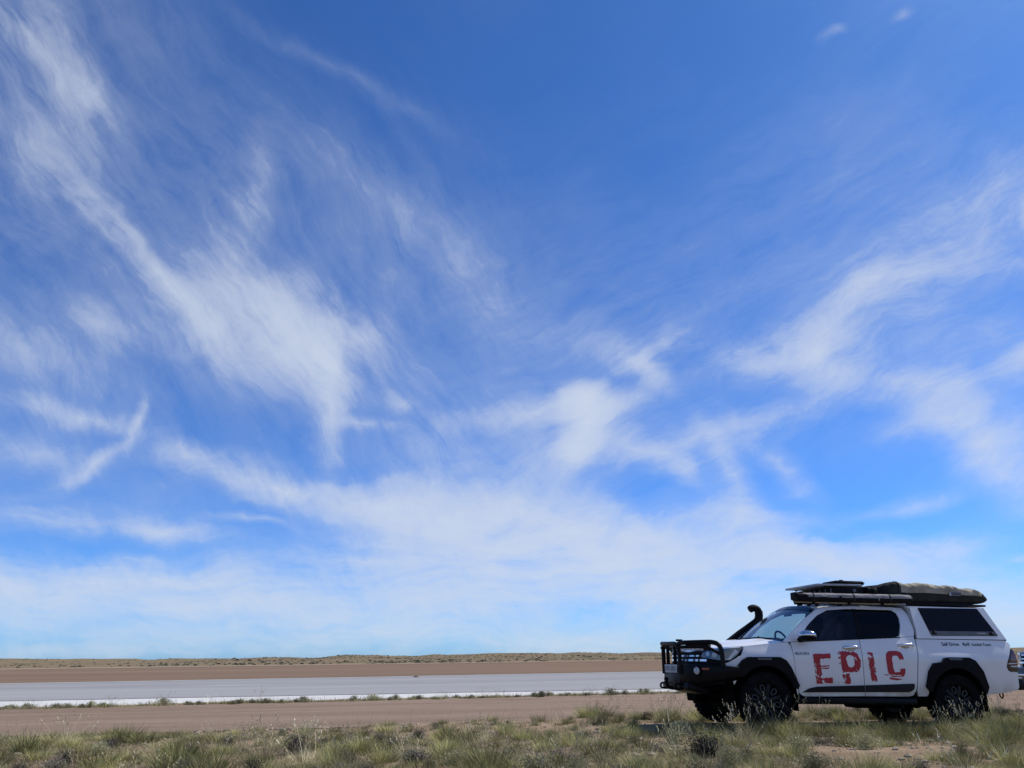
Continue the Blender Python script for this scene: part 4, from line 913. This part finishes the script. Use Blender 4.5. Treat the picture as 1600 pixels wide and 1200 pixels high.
# hard case on the panel, black crate beneath it, folded bag before the tent
cs = on_truck('equipment_case', (1.93, -0.10, 2.118)); tag(cs, 'small black hard case strapped on top of the solar panel', 'case')
boxo('case_shell', (0, 0, 0.040), (0.52, 0.42, 0.068), M_PLAST, cs, 0.03); boxo('lid_rim', (0, 0, 0.045), (0.53, 0.43, 0.010), M_BLACK, cs, 0.004)
boxo('knob', (-0.09, -0.1, 0.082), (0.06, 0.05, 0.022), M_PLAST, cs, 0.008); boxo('handle', (0.10, -0.222, 0.035), (0.14, 0.02, 0.025), M_PLAST, cs, 0.006)
cr_ = on_truck('storage_crate', (1.74, 0.0, 1.917)); tag(cr_, 'low black storage crate on the roof rack under the solar panel', 'crate')
boxo('crate_body', (0, 0, 0.070), (0.52, 1.06, 0.138), M_PLAST, cr_, 0.010); boxo('crate_lid', (0, 0, 0.146), (0.55, 1.08, 0.014), M_BLACK, cr_, 0.004)
for k in range(7): boxo('rib', (-0.266, -0.48+0.16*k, 0.070), (0.014, 0.03, 0.125), M_GREYW, cr_, 0.003)
for yy in (-0.535, 0.535): boxo('catch', (0.1, yy, 0.10), (0.05, 0.012, 0.05), M_GREYW, cr_, 0.003)
bg_ = on_truck('folded_bag', (2.20, -0.26, 1.925)); tag(bg_, 'folded dark bag wedged between the solar panel and the rooftop tent', 'bag')
bm = bmesh.new(); bmesh.ops.create_uvsphere(bm, u_segments=28, v_segments=18, radius=0.5)
for v in bm.verts:
    c = v.co*2; e = 0.5; p = Vector([math.copysign(abs(q)**e, q) for q in c]); w = noise.fractal(p*2.2, 0.7, 2, 4)
    v.co = Vector((p.x*0.105, p.y*0.24, 0.085 + p.z*0.085))*(1+0.05*w)
from_bm('bag_body', bm, M_AWNLOW, bg_, smooth=True); tube('bag_strap', [(0.0, -0.255, 0.02), (0.0, -0.262, 0.09), (0.0, -0.24, 0.165), (0, 0, 0.178), (0, 0.24, 0.165), (0, 0.262, 0.09)], 0.009, M_BELT, bg_, 6)

# ---------------------------------------------------------------- passenger on the near front seat
def skin_body(name, verts, edges, radii, root_i, mat, parent, levels=2):
    me = bpy.data.meshes.new(name); me.from_pydata(verts, edges, []); o_ = link(name, me, mat, parent)
    md = o_.modifiers.new('skin', 'SKIN'); md.use_smooth_shade = True
    for i, r_ in enumerate(radii): me.skin_vertices[0].data[i].radius = (r_, r_)
    for i in range(len(verts)): me.skin_vertices[0].data[i].use_root = (i == root_i)
    sb = o_.modifiers.new('sub', 'SUBSURF'); sb.levels = levels; sb.render_levels = levels
    return o_
pe = on_truck('person', (1.42, -0.38, 1.03)); tag(pe, 'person in pale shirt sitting belted behind the front side window of the pickup', 'person')
V_, E_, R_ = [], [], []
def jn(p, r_, frm=None):
    V_.append(p); R_.append(r_)
    if frm is not None: E_.append((frm, len(V_)-1))
    return len(V_)-1
pel = jn((0, 0, 0.08), 0.15); ab = jn((0.03, 0, 0.22), 0.135, pel); ch = jn((0.07, 0, 0.38), 0.15, ab); nk0 = jn((0.09, 0, 0.50), 0.075, ch); nk = jn((0.085, 0, 0.56), 0.052, nk0); h0 = jn((0.07, 0, 0.63), 0.082, nk); h1 = jn((0.065, 0, 0.70), 0.088, h0); h2 = jn((0.07, 0, 0.755), 0.062, h1)
nse = jn((-0.035, 0, 0.645), 0.016, h0)
for s in (-1, 1):
    sh = jn((0.085, s*0.185, 0.45), 0.062, ch); el_ = jn((-0.02, s*0.245, 0.22), 0.045, sh); wr = jn((-0.22, s*0.16, 0.20), 0.030, el_); pm = jn((-0.29, s*0.13, 0.19), 0.034, wr)
    for q, ln in enumerate((0.060, 0.075, 0.080, 0.072)):
        k1 = jn((-0.335, s*(0.10+0.02*q), 0.195), 0.0095, pm); k2 = jn((-0.335-ln*0.5, s*(0.10+0.02*q), 0.185), 0.0085, k1); jn((-0.335-ln*0.75, s*(0.10+0.02*q), 0.160), 0.0075, k2)
    t1 = jn((-0.285, s*0.085, 0.205), 0.011, pm); jn((-0.32, s*0.065, 0.20), 0.0095, t1)
    hp = jn((-0.06, s*0.10, 0.07), 0.095, pel); kn = jn((-0.46, s*0.13, 0.10), 0.065, hp); an = jn((-0.62, s*0.12, -0.22), 0.045, kn); jn((-0.74, s*0.12, -0.25), 0.036, an)
skin_body('body', V_, E_, R_, 0, M_SHIRT, pe, 2)
bm = bmesh.new(); bmesh.ops.create_uvsphere(bm, u_segments=18, v_segments=12, radius=0.104)
for v in bm.verts:
    v.co = Vector((v.co.x*1.0 + 0.075, v.co.y*0.92, v.co.z*1.12 + 0.70))
    if v.co.x < 0.0 and v.co.z < 0.74: v.co.x = 0.01
from_bm('hair', bm, M_HAIR, pe, smooth=True)
bm = bmesh.new(); bmesh.ops.create_uvsphere(bm, u_segments=14, v_segments=10, radius=0.085)
for v in bm.verts: v.co = Vector((v.co.x*0.85 + 0.040, v.co.y*0.98, v.co.z*1.15 + 0.645))
fc = from_bm('face', bm, M_SKIN, pe, smooth=True)
for s in (-1, 1):
    bm = bmesh.new(); bmesh.ops.create_uvsphere(bm, u_segments=8, v_segments=6, radius=0.011); bmesh.ops.translate(bm, vec=(-0.026, s*0.032, 0.665), verts=bm.verts); from_bm('eye', bm, M_HAIR, fc, smooth=True)
boxo('mouth', (-0.030, 0, 0.590), (0.01, 0.045, 0.010), M_SHIRT, fc, 0.003)
tube('seat_belt', curve_pts([(0.16, -0.20, 0.54), (0.0, -0.175, 0.49), (-0.085, -0.10, 0.38), (-0.11, 0.02, 0.24), (-0.10, 0.14, 0.10)], 5), 0.024, M_BELT, pe, 6, (1.0, 0.25))

# ---------------------------------------------------------------- dark pickup parked behind, cut by the picture edge
dark = build_truck('parked_car', (12.33, 12.3, -0.06), R(0.2), M_DGREY, full=False)
tag(dark, 'dark grey vehicle parked behind the white pickup, only its nose at the right edge', 'car')

# ---------------------------------------------------------------- vegetation
def leaf_mat(name, a, b, c, trans=0.10):
    """a..b over the blades (attribute tone), c mixed in per plant"""
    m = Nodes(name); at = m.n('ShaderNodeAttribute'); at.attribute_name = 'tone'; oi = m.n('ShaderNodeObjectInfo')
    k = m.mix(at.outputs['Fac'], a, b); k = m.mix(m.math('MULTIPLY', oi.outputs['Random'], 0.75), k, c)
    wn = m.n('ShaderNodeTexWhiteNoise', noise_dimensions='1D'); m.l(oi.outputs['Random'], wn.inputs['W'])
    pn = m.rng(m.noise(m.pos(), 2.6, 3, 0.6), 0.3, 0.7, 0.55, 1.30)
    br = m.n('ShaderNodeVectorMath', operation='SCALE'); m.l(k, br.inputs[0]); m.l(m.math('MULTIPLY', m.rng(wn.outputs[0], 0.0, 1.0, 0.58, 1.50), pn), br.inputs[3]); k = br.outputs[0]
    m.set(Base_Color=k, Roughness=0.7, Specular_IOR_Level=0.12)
    t = m.n('ShaderNodeBsdfTranslucent'); m.l(k, t.inputs[0])
    mx_ = m.n('ShaderNodeMixShader'); mx_.inputs[0].default_value = trans; m.l(m.b.outputs[0], mx_.inputs[1]); m.l(t.outputs[0], mx_.inputs[2]); m.l(mx_.outputs[0], m.out.inputs[0])
    return m.m
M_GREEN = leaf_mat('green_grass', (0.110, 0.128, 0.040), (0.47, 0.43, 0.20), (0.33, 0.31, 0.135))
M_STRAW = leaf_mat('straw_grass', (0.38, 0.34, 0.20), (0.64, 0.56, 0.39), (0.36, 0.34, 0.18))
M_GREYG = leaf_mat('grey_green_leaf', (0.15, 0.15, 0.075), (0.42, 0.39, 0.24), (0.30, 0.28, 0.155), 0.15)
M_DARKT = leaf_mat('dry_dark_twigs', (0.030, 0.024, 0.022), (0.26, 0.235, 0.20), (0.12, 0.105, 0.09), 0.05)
M_FARB = leaf_mat('far_scrub', (0.070, 0.066, 0.042), (0.12, 0.11, 0.07), (0.10, 0.09, 0.06), 0.0)
class Soup:
    def __init__(s): s.v = []; s.f = []; s.t = []
    def blade(s, base, d, length, width, bend, tone, seg=3, side_=None):
        d = d.normalized(); sd_ = side_ or Vector((-d.y, d.x, 0)) + Vector((rng.uniform(-.4, .4), rng.uniform(-.4, .4), 0))
        if sd_.length < 1e-3: sd_ = Vector((1, 0, 0))
        sd_.normalize(); p = Vector(base); n0 = len(s.v); dirv = d.copy()
        out = Vector((d.x, d.y, 0)); out = out.normalized() if out.length > 1e-3 else Vector((1, 0, 0))
        for k in range(seg):
            w = width*(1-k/seg)**0.7*0.5
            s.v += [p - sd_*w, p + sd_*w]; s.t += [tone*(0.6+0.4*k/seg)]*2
            dirv = (dirv + out*bend/seg - Vector((0, 0, bend*0.55/seg))).normalized(); p = p + dirv*(length/seg)
        s.v.append(p); s.t.append(tone)
        for k in range(seg-1): a = n0+2*k; s.f.append((a, a+1, a+3, a+2))
        s.f.append((n0+2*seg-2, n0+2*seg-1, n0+2*seg))
        return p
    def leaf(s, c, d, size, tone):
        a = Vector((rng.gauss(0, 1), rng.gauss(0, 1), rng.gauss(0, 1))); a = (a - d*a.dot(d)); a = a.normalized() if a.length > 1e-4 else Vector((1, 0, 0))
        n0 = len(s.v); s.v += [c - a*size*0.35, c + d*size*0.5, c + a*size*0.35, c - d*size*0.5]; s.t += [tone]*4; s.f.append((n0, n0+1, n0+2, n0+3))
    def mesh(s, name, mat):
        me = bpy.data.meshes.new(name); me.from_pydata(s.v, [], s.f); at = me.attributes.new('tone', 'FLOAT', 'POINT'); at.data.foreach_set('value', [min(1, max(0, t)) for t in s.t])
        me.polygons.foreach_set('use_smooth', [True]*len(s.f)); me.materials.append(mat); return me
def rdir(lean):
    a = rng.uniform(0, 2*math.pi); l = abs(rng.gauss(0, lean)); l = min(l, 1.3)
    return Vector((math.cos(a)*math.sin(l), math.sin(a)*math.sin(l), math.cos(l)))
def tuft(sp_, o, n, h, spread, lean, width, tones, bend=0.7):
    for _ in range(n):
        a = rng.uniform(0, 6.283); r_ = spread*math.sqrt(rng.random()); d = rdir(lean)
        if r_ > 0.01: d = (d + Vector((math.cos(a), math.sin(a), 0))*(r_/spread)*0.45).normalized()
        sp_.blade(Vector(o) + Vector((math.cos(a)*r_, math.sin(a)*r_, -0.01)), d, h*rng.uniform(0.55, 1.1), width*rng.uniform(0.7, 1.3), rng.uniform(0.2, 1.0)*bend, rng.uniform(*tones))
def green_tussock():
    s_ = Soup(); tuft(s_, (0, 0, 0), 300, 0.34, 0.14, 0.48, 0.0055, (0, 0.8), 0.8); tuft(s_, (0, 0, 0), 90, 0.30, 0.16, 0.8, 0.005, (0.5, 1.0), 1.0)
    return s_.mesh('blades', M_GREEN)
def straw_tussock():
    s_ = Soup(); tuft(s_, (0, 0, 0), 210, 0.32, 0.13, 0.5, 0.0048, (0.1, 0.9), 0.8)
    for _ in range(16):
        d = rdir(0.35); tip = s_.blade(Vector((rng.gauss(0, 0.05), rng.gauss(0, 0.05), 0)), d, rng.uniform(0.42, 0.62), 0.004, 0.25, 1.0)
        for q in range(5): s_.leaf(tip - d*0.02*q + Vector((rng.gauss(0, .005), rng.gauss(0, .005), 0)), d, 0.022, 1.0)
    return s_.mesh('blades', M_STRAW)
def shrub(mat, rx_, h, twigs, leaves, leafsize, tones):
    s_ = Soup()
    for _ in range(twigs):
        d = rdir(0.75); p = s_.blade(Vector((rng.gauss(0, 0.03), rng.gauss(0, 0.03), 0)), d, h*rng.uniform(0.7, 1.15), 0.009, 0.3, tones[0]+0.1)
        for q in range(leaves):
            t_ = rng.uniform(0.35, 1.05); base = Vector((d.x*rx_/h*1.1, d.y*rx_/h*1.1, d.z*0.92))*h*t_
            c = base + Vector((rng.gauss(0, 0.035), rng.gauss(0, 0.035), rng.gauss(0, 0.03)))
            if c.z < 0.0: c.z = abs(c.z)
            dd = (d + Vector((rng.gauss(0, .6), rng.gauss(0, .6), rng.gauss(0, .5)))).normalized()
            s_.leaf(c, dd, leafsize*rng.uniform(0.6, 1.4), rng.uniform(*tones))
    return s_
def shrub_mesh(mat, *a): return shrub(mat, *a).mesh('twigs', mat)
V_GREEN = [green_tussock() for _ in range(6)]; V_STRAW = [straw_tussock() for _ in range(5)]
V_GREY = [shrub_mesh(M_GREYG, 0.20, 0.23, 90, 22, 0.015, (0.1, 1.0)) for _ in range(4)]
V_DARK = [shrub_mesh(M_DARKT, 0.19, 0.20, 150, 9, 0.013, (0.0, 0.9)) for _ in range(4)]
V_EDGE = [shrub_mesh(M_GREYG, 0.26, 0.22, 60, 14, 0.030, (0.1, 0.9)) for _ in range(4)]
def bare(x, y):   # open sandy patches
    b = nz(x, y, 0.55, 33) + 0.5*nz(x, y, 1.3, 34)
    b += 0.40*math.exp(-((x-4.9)/1.0)**2-((y-9.1)/0.6)**2) + 0.12*math.exp(-((x-7.4)/0.7)**2-((y-9.0)/0.4)**2) + 0.35*math.exp(-((x-1.0)/0.6)**2-((y-9.2)/0.5)**2)
    return b
def in_view(x, y, m=0.8): return -0.40*y - m < x < 0.88*y + m
def by_wheel(x, y): return any(abs(x-wx) < 0.50 and abs(y-wy) < 0.28 for wx in (5.63, 8.70) for wy in (11.2, 12.8))
spots = []
def zone(x, y):
    t_ = x/y
    a = 'on the far left' if t_ < -0.18 else 'left of the middle' if t_ < 0.02 else 'right of the middle' if t_ < 0.26 else 'ahead of the pickup' if t_ < 0.42 else 'before the pickup front wheel' if t_ < 0.56 else 'before the pickup doors' if t_ < 0.72 else 'before the pickup rear wheel' if t_ < 0.83 else 'at the right edge'
    b = 'at the bottom edge' if y < 9.2 else 'in the middle of the verge' if y < 11.6 else 'at the road side of the verge'
    return b + ' ' + a
def place(n, rmin, y0, y1, cond, tries=40):
    out = []
    for _ in range(n*tries):
        if len(out) >= n: break
        y = y0 + (y1-y0)*rng.random(); x = rng.uniform(-0.40*y-2.0, 0.88*y+2.0)
        if by_wheel(x, y) or not cond(x, y): continue
        if any((x-a)**2+(y-b)**2 < (rmin+r_)**2*0.25 for a, b, r_ in spots): continue
        spots.append((x, y, rmin)); out.append((x, y))
    return out
def under(x, y): return 4.6 < x < 9.9 and 11.05 < y < 13.0
def low(x, y): return 1.0 - 0.45*smooth(11.8, 13.6, y)*(1-smooth(2.2, 4.2, x))
def put(name, me, x, y, sc, label, cat, group, zs=1.0, sink=0.02):
    o_ = bpy.data.objects.new(name, me); col.objects.link(o_); o_.location = (x, y, ground_z(x, y)-sink); o_.rotation_euler = (rng.gauss(0, .06), rng.gauss(0, .06), rng.uniform(0, 6.28))
    o_.scale = (sc*rng.uniform(.75, 1.5), sc*rng.uniform(.75, 1.4), sc*zs); tag(o_, label, cat, group); return o_
G1, G2, G3, G4 = 'grass tussocks on the roadside verge', 'seeding straw grass on the verge', 'grey-green shrublets on the verge', 'dark dry shrublets on the verge'
# a few that can be picked out singly
for (x, y, sc, lab) in ((8.05, 9.55, 1.05, 'round green tussock in front of the pickup below its rear wheel'), (6.35, 10.25, 0.95, 'green tussock standing in the pickup shade below the red letters'), (5.35, 10.35, 1.0, 'tall green tussock hiding the foot of the pickup front wheel'), (-1.95, 9.25, 1.25, 'broad dark-based green tussock at the bottom left of the verge'), (4.55, 10.75, 0.9, 'green tussock just ahead of the pickup bumper in shadow'), (8.55, 10.45, 0.95, 'green tussock right against the pickup rear wheel'), (9.05, 10.6, 0.8, 'small green tussock behind the foot of the pickup rear wheel'), (5.85, 10.5, 0.85, 'small green tussock behind the foot of the pickup front wheel')):
    put('grass_tussock', V_GREEN[rng.randrange(6)], x, y, sc, lab, 'grass', None); spots.append((x, y, 0.45))
for (x, y, sc, lab) in ((3.55, 8.55, 1.25, 'largest dark dry shrub low in front of the pickup nose'), (-0.85, 10.35, 1.15, 'dark dry shrub nearest the left of the verge middle')):
    put('dry_shrub', V_DARK[rng.randrange(4)], x, y, sc, lab, 'shrub', None); spots.append((x, y, 0.45))
for x, y in place(66, 0.36, 6.6, 13.6, lambda x, y: not under(x, y) and bare(x, y) > -0.5):
    put('dry_shrub', V_DARK[rng.randrange(4)], x, y, rng.uniform(0.35, 1.1)*low(x, y), 'dark twiggy shrub ' + zone(x, y), 'shrub', G4, rng.uniform(0.5, 0.95))
for x, y in place(84, 0.40, 6.4, 13.9, lambda x, y: not under(x, y)):
    put('grey_shrub', V_GREY[rng.randrange(4)], x, y, rng.uniform(0.35, 1.0)*low(x, y), 'grey-green leafy shrub ' + zone(x, y), 'shrub', G3)
for x, y in place(290, 0.31, 6.2, 14.1, lambda x, y: not under(x, y) and bare(x, y) < 0.42):
    put('grass_tussock', V_GREEN[rng.randrange(6)], x, y, rng.uniform(0.45, 1.0)*low(x, y), 'green-yellow tussock ' + zone(x, y), 'grass', G1, rng.uniform(0.8, 1.1))
for x, y in place(90, 0.30, 6.4, 14.35, lambda x, y: not under(x, y) and bare(x, y) < 0.5):
    put('straw_tussock', V_STRAW[rng.randrange(5)], x, y, rng.uniform(0.45, 0.9)*low(x, y), 'straw-coloured seeding clump ' + zone(x, y), 'grass', G2)
for i in range(44):   # fringe of grass along the parked truck, hiding the tyre feet
    x = 4.2 + 6.2*(i+rng.random())/44; y = 10.33 + 0.50*rng.random(); w_ = min(abs(x-5.6), abs(x-8.7)) < 0.6
    put('grass_tussock' if i % 3 else 'straw_tussock', V_GREEN[rng.randrange(6)] if i % 3 else V_STRAW[rng.randrange(5)], x, y, rng.uniform(0.75, 1.05) if w_ else rng.uniform(0.4, 0.7), ('green' if i % 3 else 'straw-coloured') + ' tussock growing close along the side of the pickup ' + ('at a wheel' if w_ else 'between the wheels' if 5.6 < x < 8.7 else 'beyond its ends'), 'grass', 'grass fringe along the pickup')
for i in range(46):   # taller grass between the truck and the road, seen under and past it
    x = 3.4 + 9.6*(i+rng.random())/46; y = 12.95 + 1.2*rng.random()
    if by_wheel(x, y): continue
    q = i % 4; put('grass_tussock' if q else 'straw_tussock', V_GREEN[rng.randrange(6)] if q else V_STRAW[rng.randrange(5)], x, y, rng.uniform(0.6, 1.0), ('green' if q else 'straw-coloured') + ' tussock at the road edge ' + ('ahead of the pickup' if x < 5 else 'seen under the pickup' if x < 9.8 else 'behind the pickup'), 'grass', 'grass between the pickup and the road')
for i in range(26):   # small tufts in the shade under the truck
    x = 4.7 + 5.2*rng.random(); y = 11.4 + 1.3*rng.random()
    if by_wheel(x, y): continue
    put('grass_tussock', V_GREEN[rng.randrange(6)], x, y, rng.uniform(0.4, 0.62), 'small green tussock in the shade under the pickup', 'grass', 'grass under the pickup', 0.9)
# ground cover nobody could count: short mixed grass, and stalks along the road edge
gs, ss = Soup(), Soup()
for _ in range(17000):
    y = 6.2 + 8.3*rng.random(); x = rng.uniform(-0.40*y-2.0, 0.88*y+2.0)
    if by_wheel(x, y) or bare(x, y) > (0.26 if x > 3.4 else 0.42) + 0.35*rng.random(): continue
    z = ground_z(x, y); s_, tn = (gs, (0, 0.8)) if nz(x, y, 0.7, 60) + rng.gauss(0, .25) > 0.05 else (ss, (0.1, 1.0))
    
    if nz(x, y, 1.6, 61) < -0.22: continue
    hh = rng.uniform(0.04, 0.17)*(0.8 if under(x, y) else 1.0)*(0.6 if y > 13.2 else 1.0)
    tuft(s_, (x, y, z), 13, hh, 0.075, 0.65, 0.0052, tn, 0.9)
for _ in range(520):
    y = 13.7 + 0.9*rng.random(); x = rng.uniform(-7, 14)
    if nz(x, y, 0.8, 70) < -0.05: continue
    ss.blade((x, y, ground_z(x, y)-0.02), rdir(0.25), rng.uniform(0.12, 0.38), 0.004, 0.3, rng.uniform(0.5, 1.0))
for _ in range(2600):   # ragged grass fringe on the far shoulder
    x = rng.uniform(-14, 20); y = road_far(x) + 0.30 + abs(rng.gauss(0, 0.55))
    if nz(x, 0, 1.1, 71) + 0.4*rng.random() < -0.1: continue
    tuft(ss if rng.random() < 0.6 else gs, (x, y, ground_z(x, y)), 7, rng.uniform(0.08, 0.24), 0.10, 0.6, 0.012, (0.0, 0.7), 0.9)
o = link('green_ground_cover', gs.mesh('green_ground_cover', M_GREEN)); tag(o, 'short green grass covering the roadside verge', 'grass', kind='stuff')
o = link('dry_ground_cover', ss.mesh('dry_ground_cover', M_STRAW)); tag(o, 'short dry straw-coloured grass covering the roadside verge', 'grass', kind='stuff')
# stones
def stones(name, pts, mat, label):
    bm = bmesh.new()
    for (x, y, z, r_) in pts:
        g = bmesh.ops.create_icosphere(bm, subdivisions=1, radius=r_); k = Matrix.Rotation(rng.uniform(0, 6), 3, 'Z')
        for v in g['verts']: v.co = k @ Vector((v.co.x*rng.uniform(.7, 1.3), v.co.y*rng.uniform(.7, 1.3), v.co.z*rng.uniform(.45, .8))) + Vector((x, y, z))
    o_ = from_bm(name, bm, mat); tag(o_, label, 'stones', kind='stuff')
pts = []
for _ in range(3200):
    y = 7.2 + 7.0*rng.random(); x = rng.uniform(-0.40*y-2.0, 0.88*y+2.0)
    if bare(x, y) < -0.15: continue
    pts.append((x, y, ground_z(x, y)+0.004, rng.choice((0.010, 0.013, 0.018, 0.026, 0.04))*rng.uniform(.7, 1.2)))
M_STONE = simple('pale_stone', (0.36, 0.30, 0.23), 0.95, spec=0.05, var=0.3, scale=4)
M_STONED = simple('dark_stone', (0.13, 0.095, 0.08), 0.95, spec=0.05, var=0.4, scale=4)
stones('verge_stones', pts, M_STONE, 'small pale stones lying on the bare soil of the verge')
pts = []
for _ in range(2600):
    x = rng.uniform(-8, 15); y = road_near(x) + rng.gauss(0.0, 0.09)
    if nz(x, 0, 0.9, 80) < -0.25 and rng.random() < 0.8: continue
    pts.append((x, y, -0.045, rng.uniform(0.012, 0.034)))
stones('windrow_gravel', pts, M_STONED, 'dark gravel ridge along the near edge of the road')
# row of low scrub on the far shoulder against the white salt
for i in range(190):
    x = -13.5 + 33.0*(i+rng.uniform(-.45, .45))/190; y = road_far(x) + 0.45 + abs(rng.gauss(0, 0.6)); sc = rng.uniform(0.40, 0.95)*(0.75+0.6*max(0, nz(x, 0, 0.5, 90)))
    if nz(x, 0, 0.7, 91) < -0.38: continue
    q = rng.randrange(6); zone = 'left end' if x < -4 else 'middle left' if x < 1.5 else 'middle right' if x < 6 else 'right end near the pickup'
    put('shoulder_shrub', (V_EDGE + V_STRAW[:2])[q], x, y, sc, ('low grey-green shrub' if q < 4 else 'small straw-coloured clump') + ' between road and white salt, at the row\'s ' + zone, 'shrub' if q < 4 else 'grass', 'scrub along the far road shoulder', rng.uniform(0.7, 1.0), 0.01)
# scrub dots on the far hills
def blob(seed, n=2):
    bm = bmesh.new(); bmesh.ops.create_icosphere(bm, subdivisions=n, radius=1.0)
    for v in bm.verts:
        d_ = v.co.normalized(); v.co = d_*(0.8+0.55*noise.fractal(d_*2.3+Vector((seed, 0, 0)), 0.8, 2.1, 3)); v.co.z = max(-0.1, v.co.z*0.75)
    me = bpy.data.meshes.new('scrub'); bm.to_mesh(me); bm.free(); me.materials.append(M_FARB); return me
BL = [blob(q*3.1) for q in range(5)]
far = []
for _ in range(12000):
    t_ = rng.random(); y = 300 + 330*t_; x = rng.uniform(-0.42*y, 0.9*y); y0 = bed_end(x)+16
    if y < y0: continue
    if x < -85 + 40*nz(x, y, 0.02, 95) and rng.random() < 0.75: continue
    if nz(x, y, 0.03, 96) + 0.5*rng.random() < 0.05: continue
    far.append((x, y, rng.uniform(0.28, 0.70)*(1.5 if rng.random() < 0.08 else 1.0)))
far = far[:3600]
far.sort(key=lambda p: -p[2]/p[1])
for (x, y, r_) in far[:300]:
    o_ = bpy.data.objects.new('hill_bush', BL[rng.randrange(5)]); col.objects.link(o_); o_.location = (x, y, hill_z(x, y)); o_.rotation_euler = (0, 0, rng.uniform(0, 6.28)); o_.scale = (r_*1.2, r_*1.2, r_)
    tag(o_, 'small dark bush on the far hills ' + ('at the left end of the horizon' if x < -0.2*y else 'left of the middle of the horizon' if x < 0.05*y else 'right of the middle of the horizon' if x < 0.22*y else 'behind the pickup'), 'bush', 'bushes on the far hills')
bm = bmesh.new(); protos = []
for q in range(3):
    b2 = bmesh.new(); bmesh.ops.create_icosphere(b2, subdivisions=1, radius=1.0); protos.append(([v.co.normalized()*(0.8+0.5*noise.noise(v.co*2+Vector((q*5, 0, 0)))) for v in b2.verts], [[v.index for v in f.verts] for f in b2.faces])); b2.free()
fv, ff = [], []
for (x, y, r_) in far[300:]:
    pv, pf = protos[rng.randrange(3)]; n0 = len(fv); z = hill_z(x, y)
    fv += [(x+p.x*r_*1.2, y+p.y*r_*1.2, z+max(-0.1, p.z*0.8)*r_) for p in pv]; ff += [[n0+i for i in f] for f in pf]
me = bpy.data.meshes.new('hill_scrub'); me.from_pydata(fv, [], ff); o = link('hill_scrub', me, M_FARB); tag(o, 'dark scrub speckling the far low hills', 'scrub', kind='stuff')
# lone rock at the far edge of the wet pan
bm = bmesh.new(); bmesh.ops.create_icosphere(bm, subdivisions=2, radius=0.32)
for v in bm.verts: v.co = v.co*(1+0.4*noise.noise(v.co*4)); v.co.z *= 0.45; v.co.x *= 1.5
o = from_bm('rock', bm, M_STONED); o.location = (4.9, 89.3, -0.87); o.scale = (0.7, 0.7, 0.6); tag(o, 'small dark rock lying on the far part of the grey salt pan', 'rock')
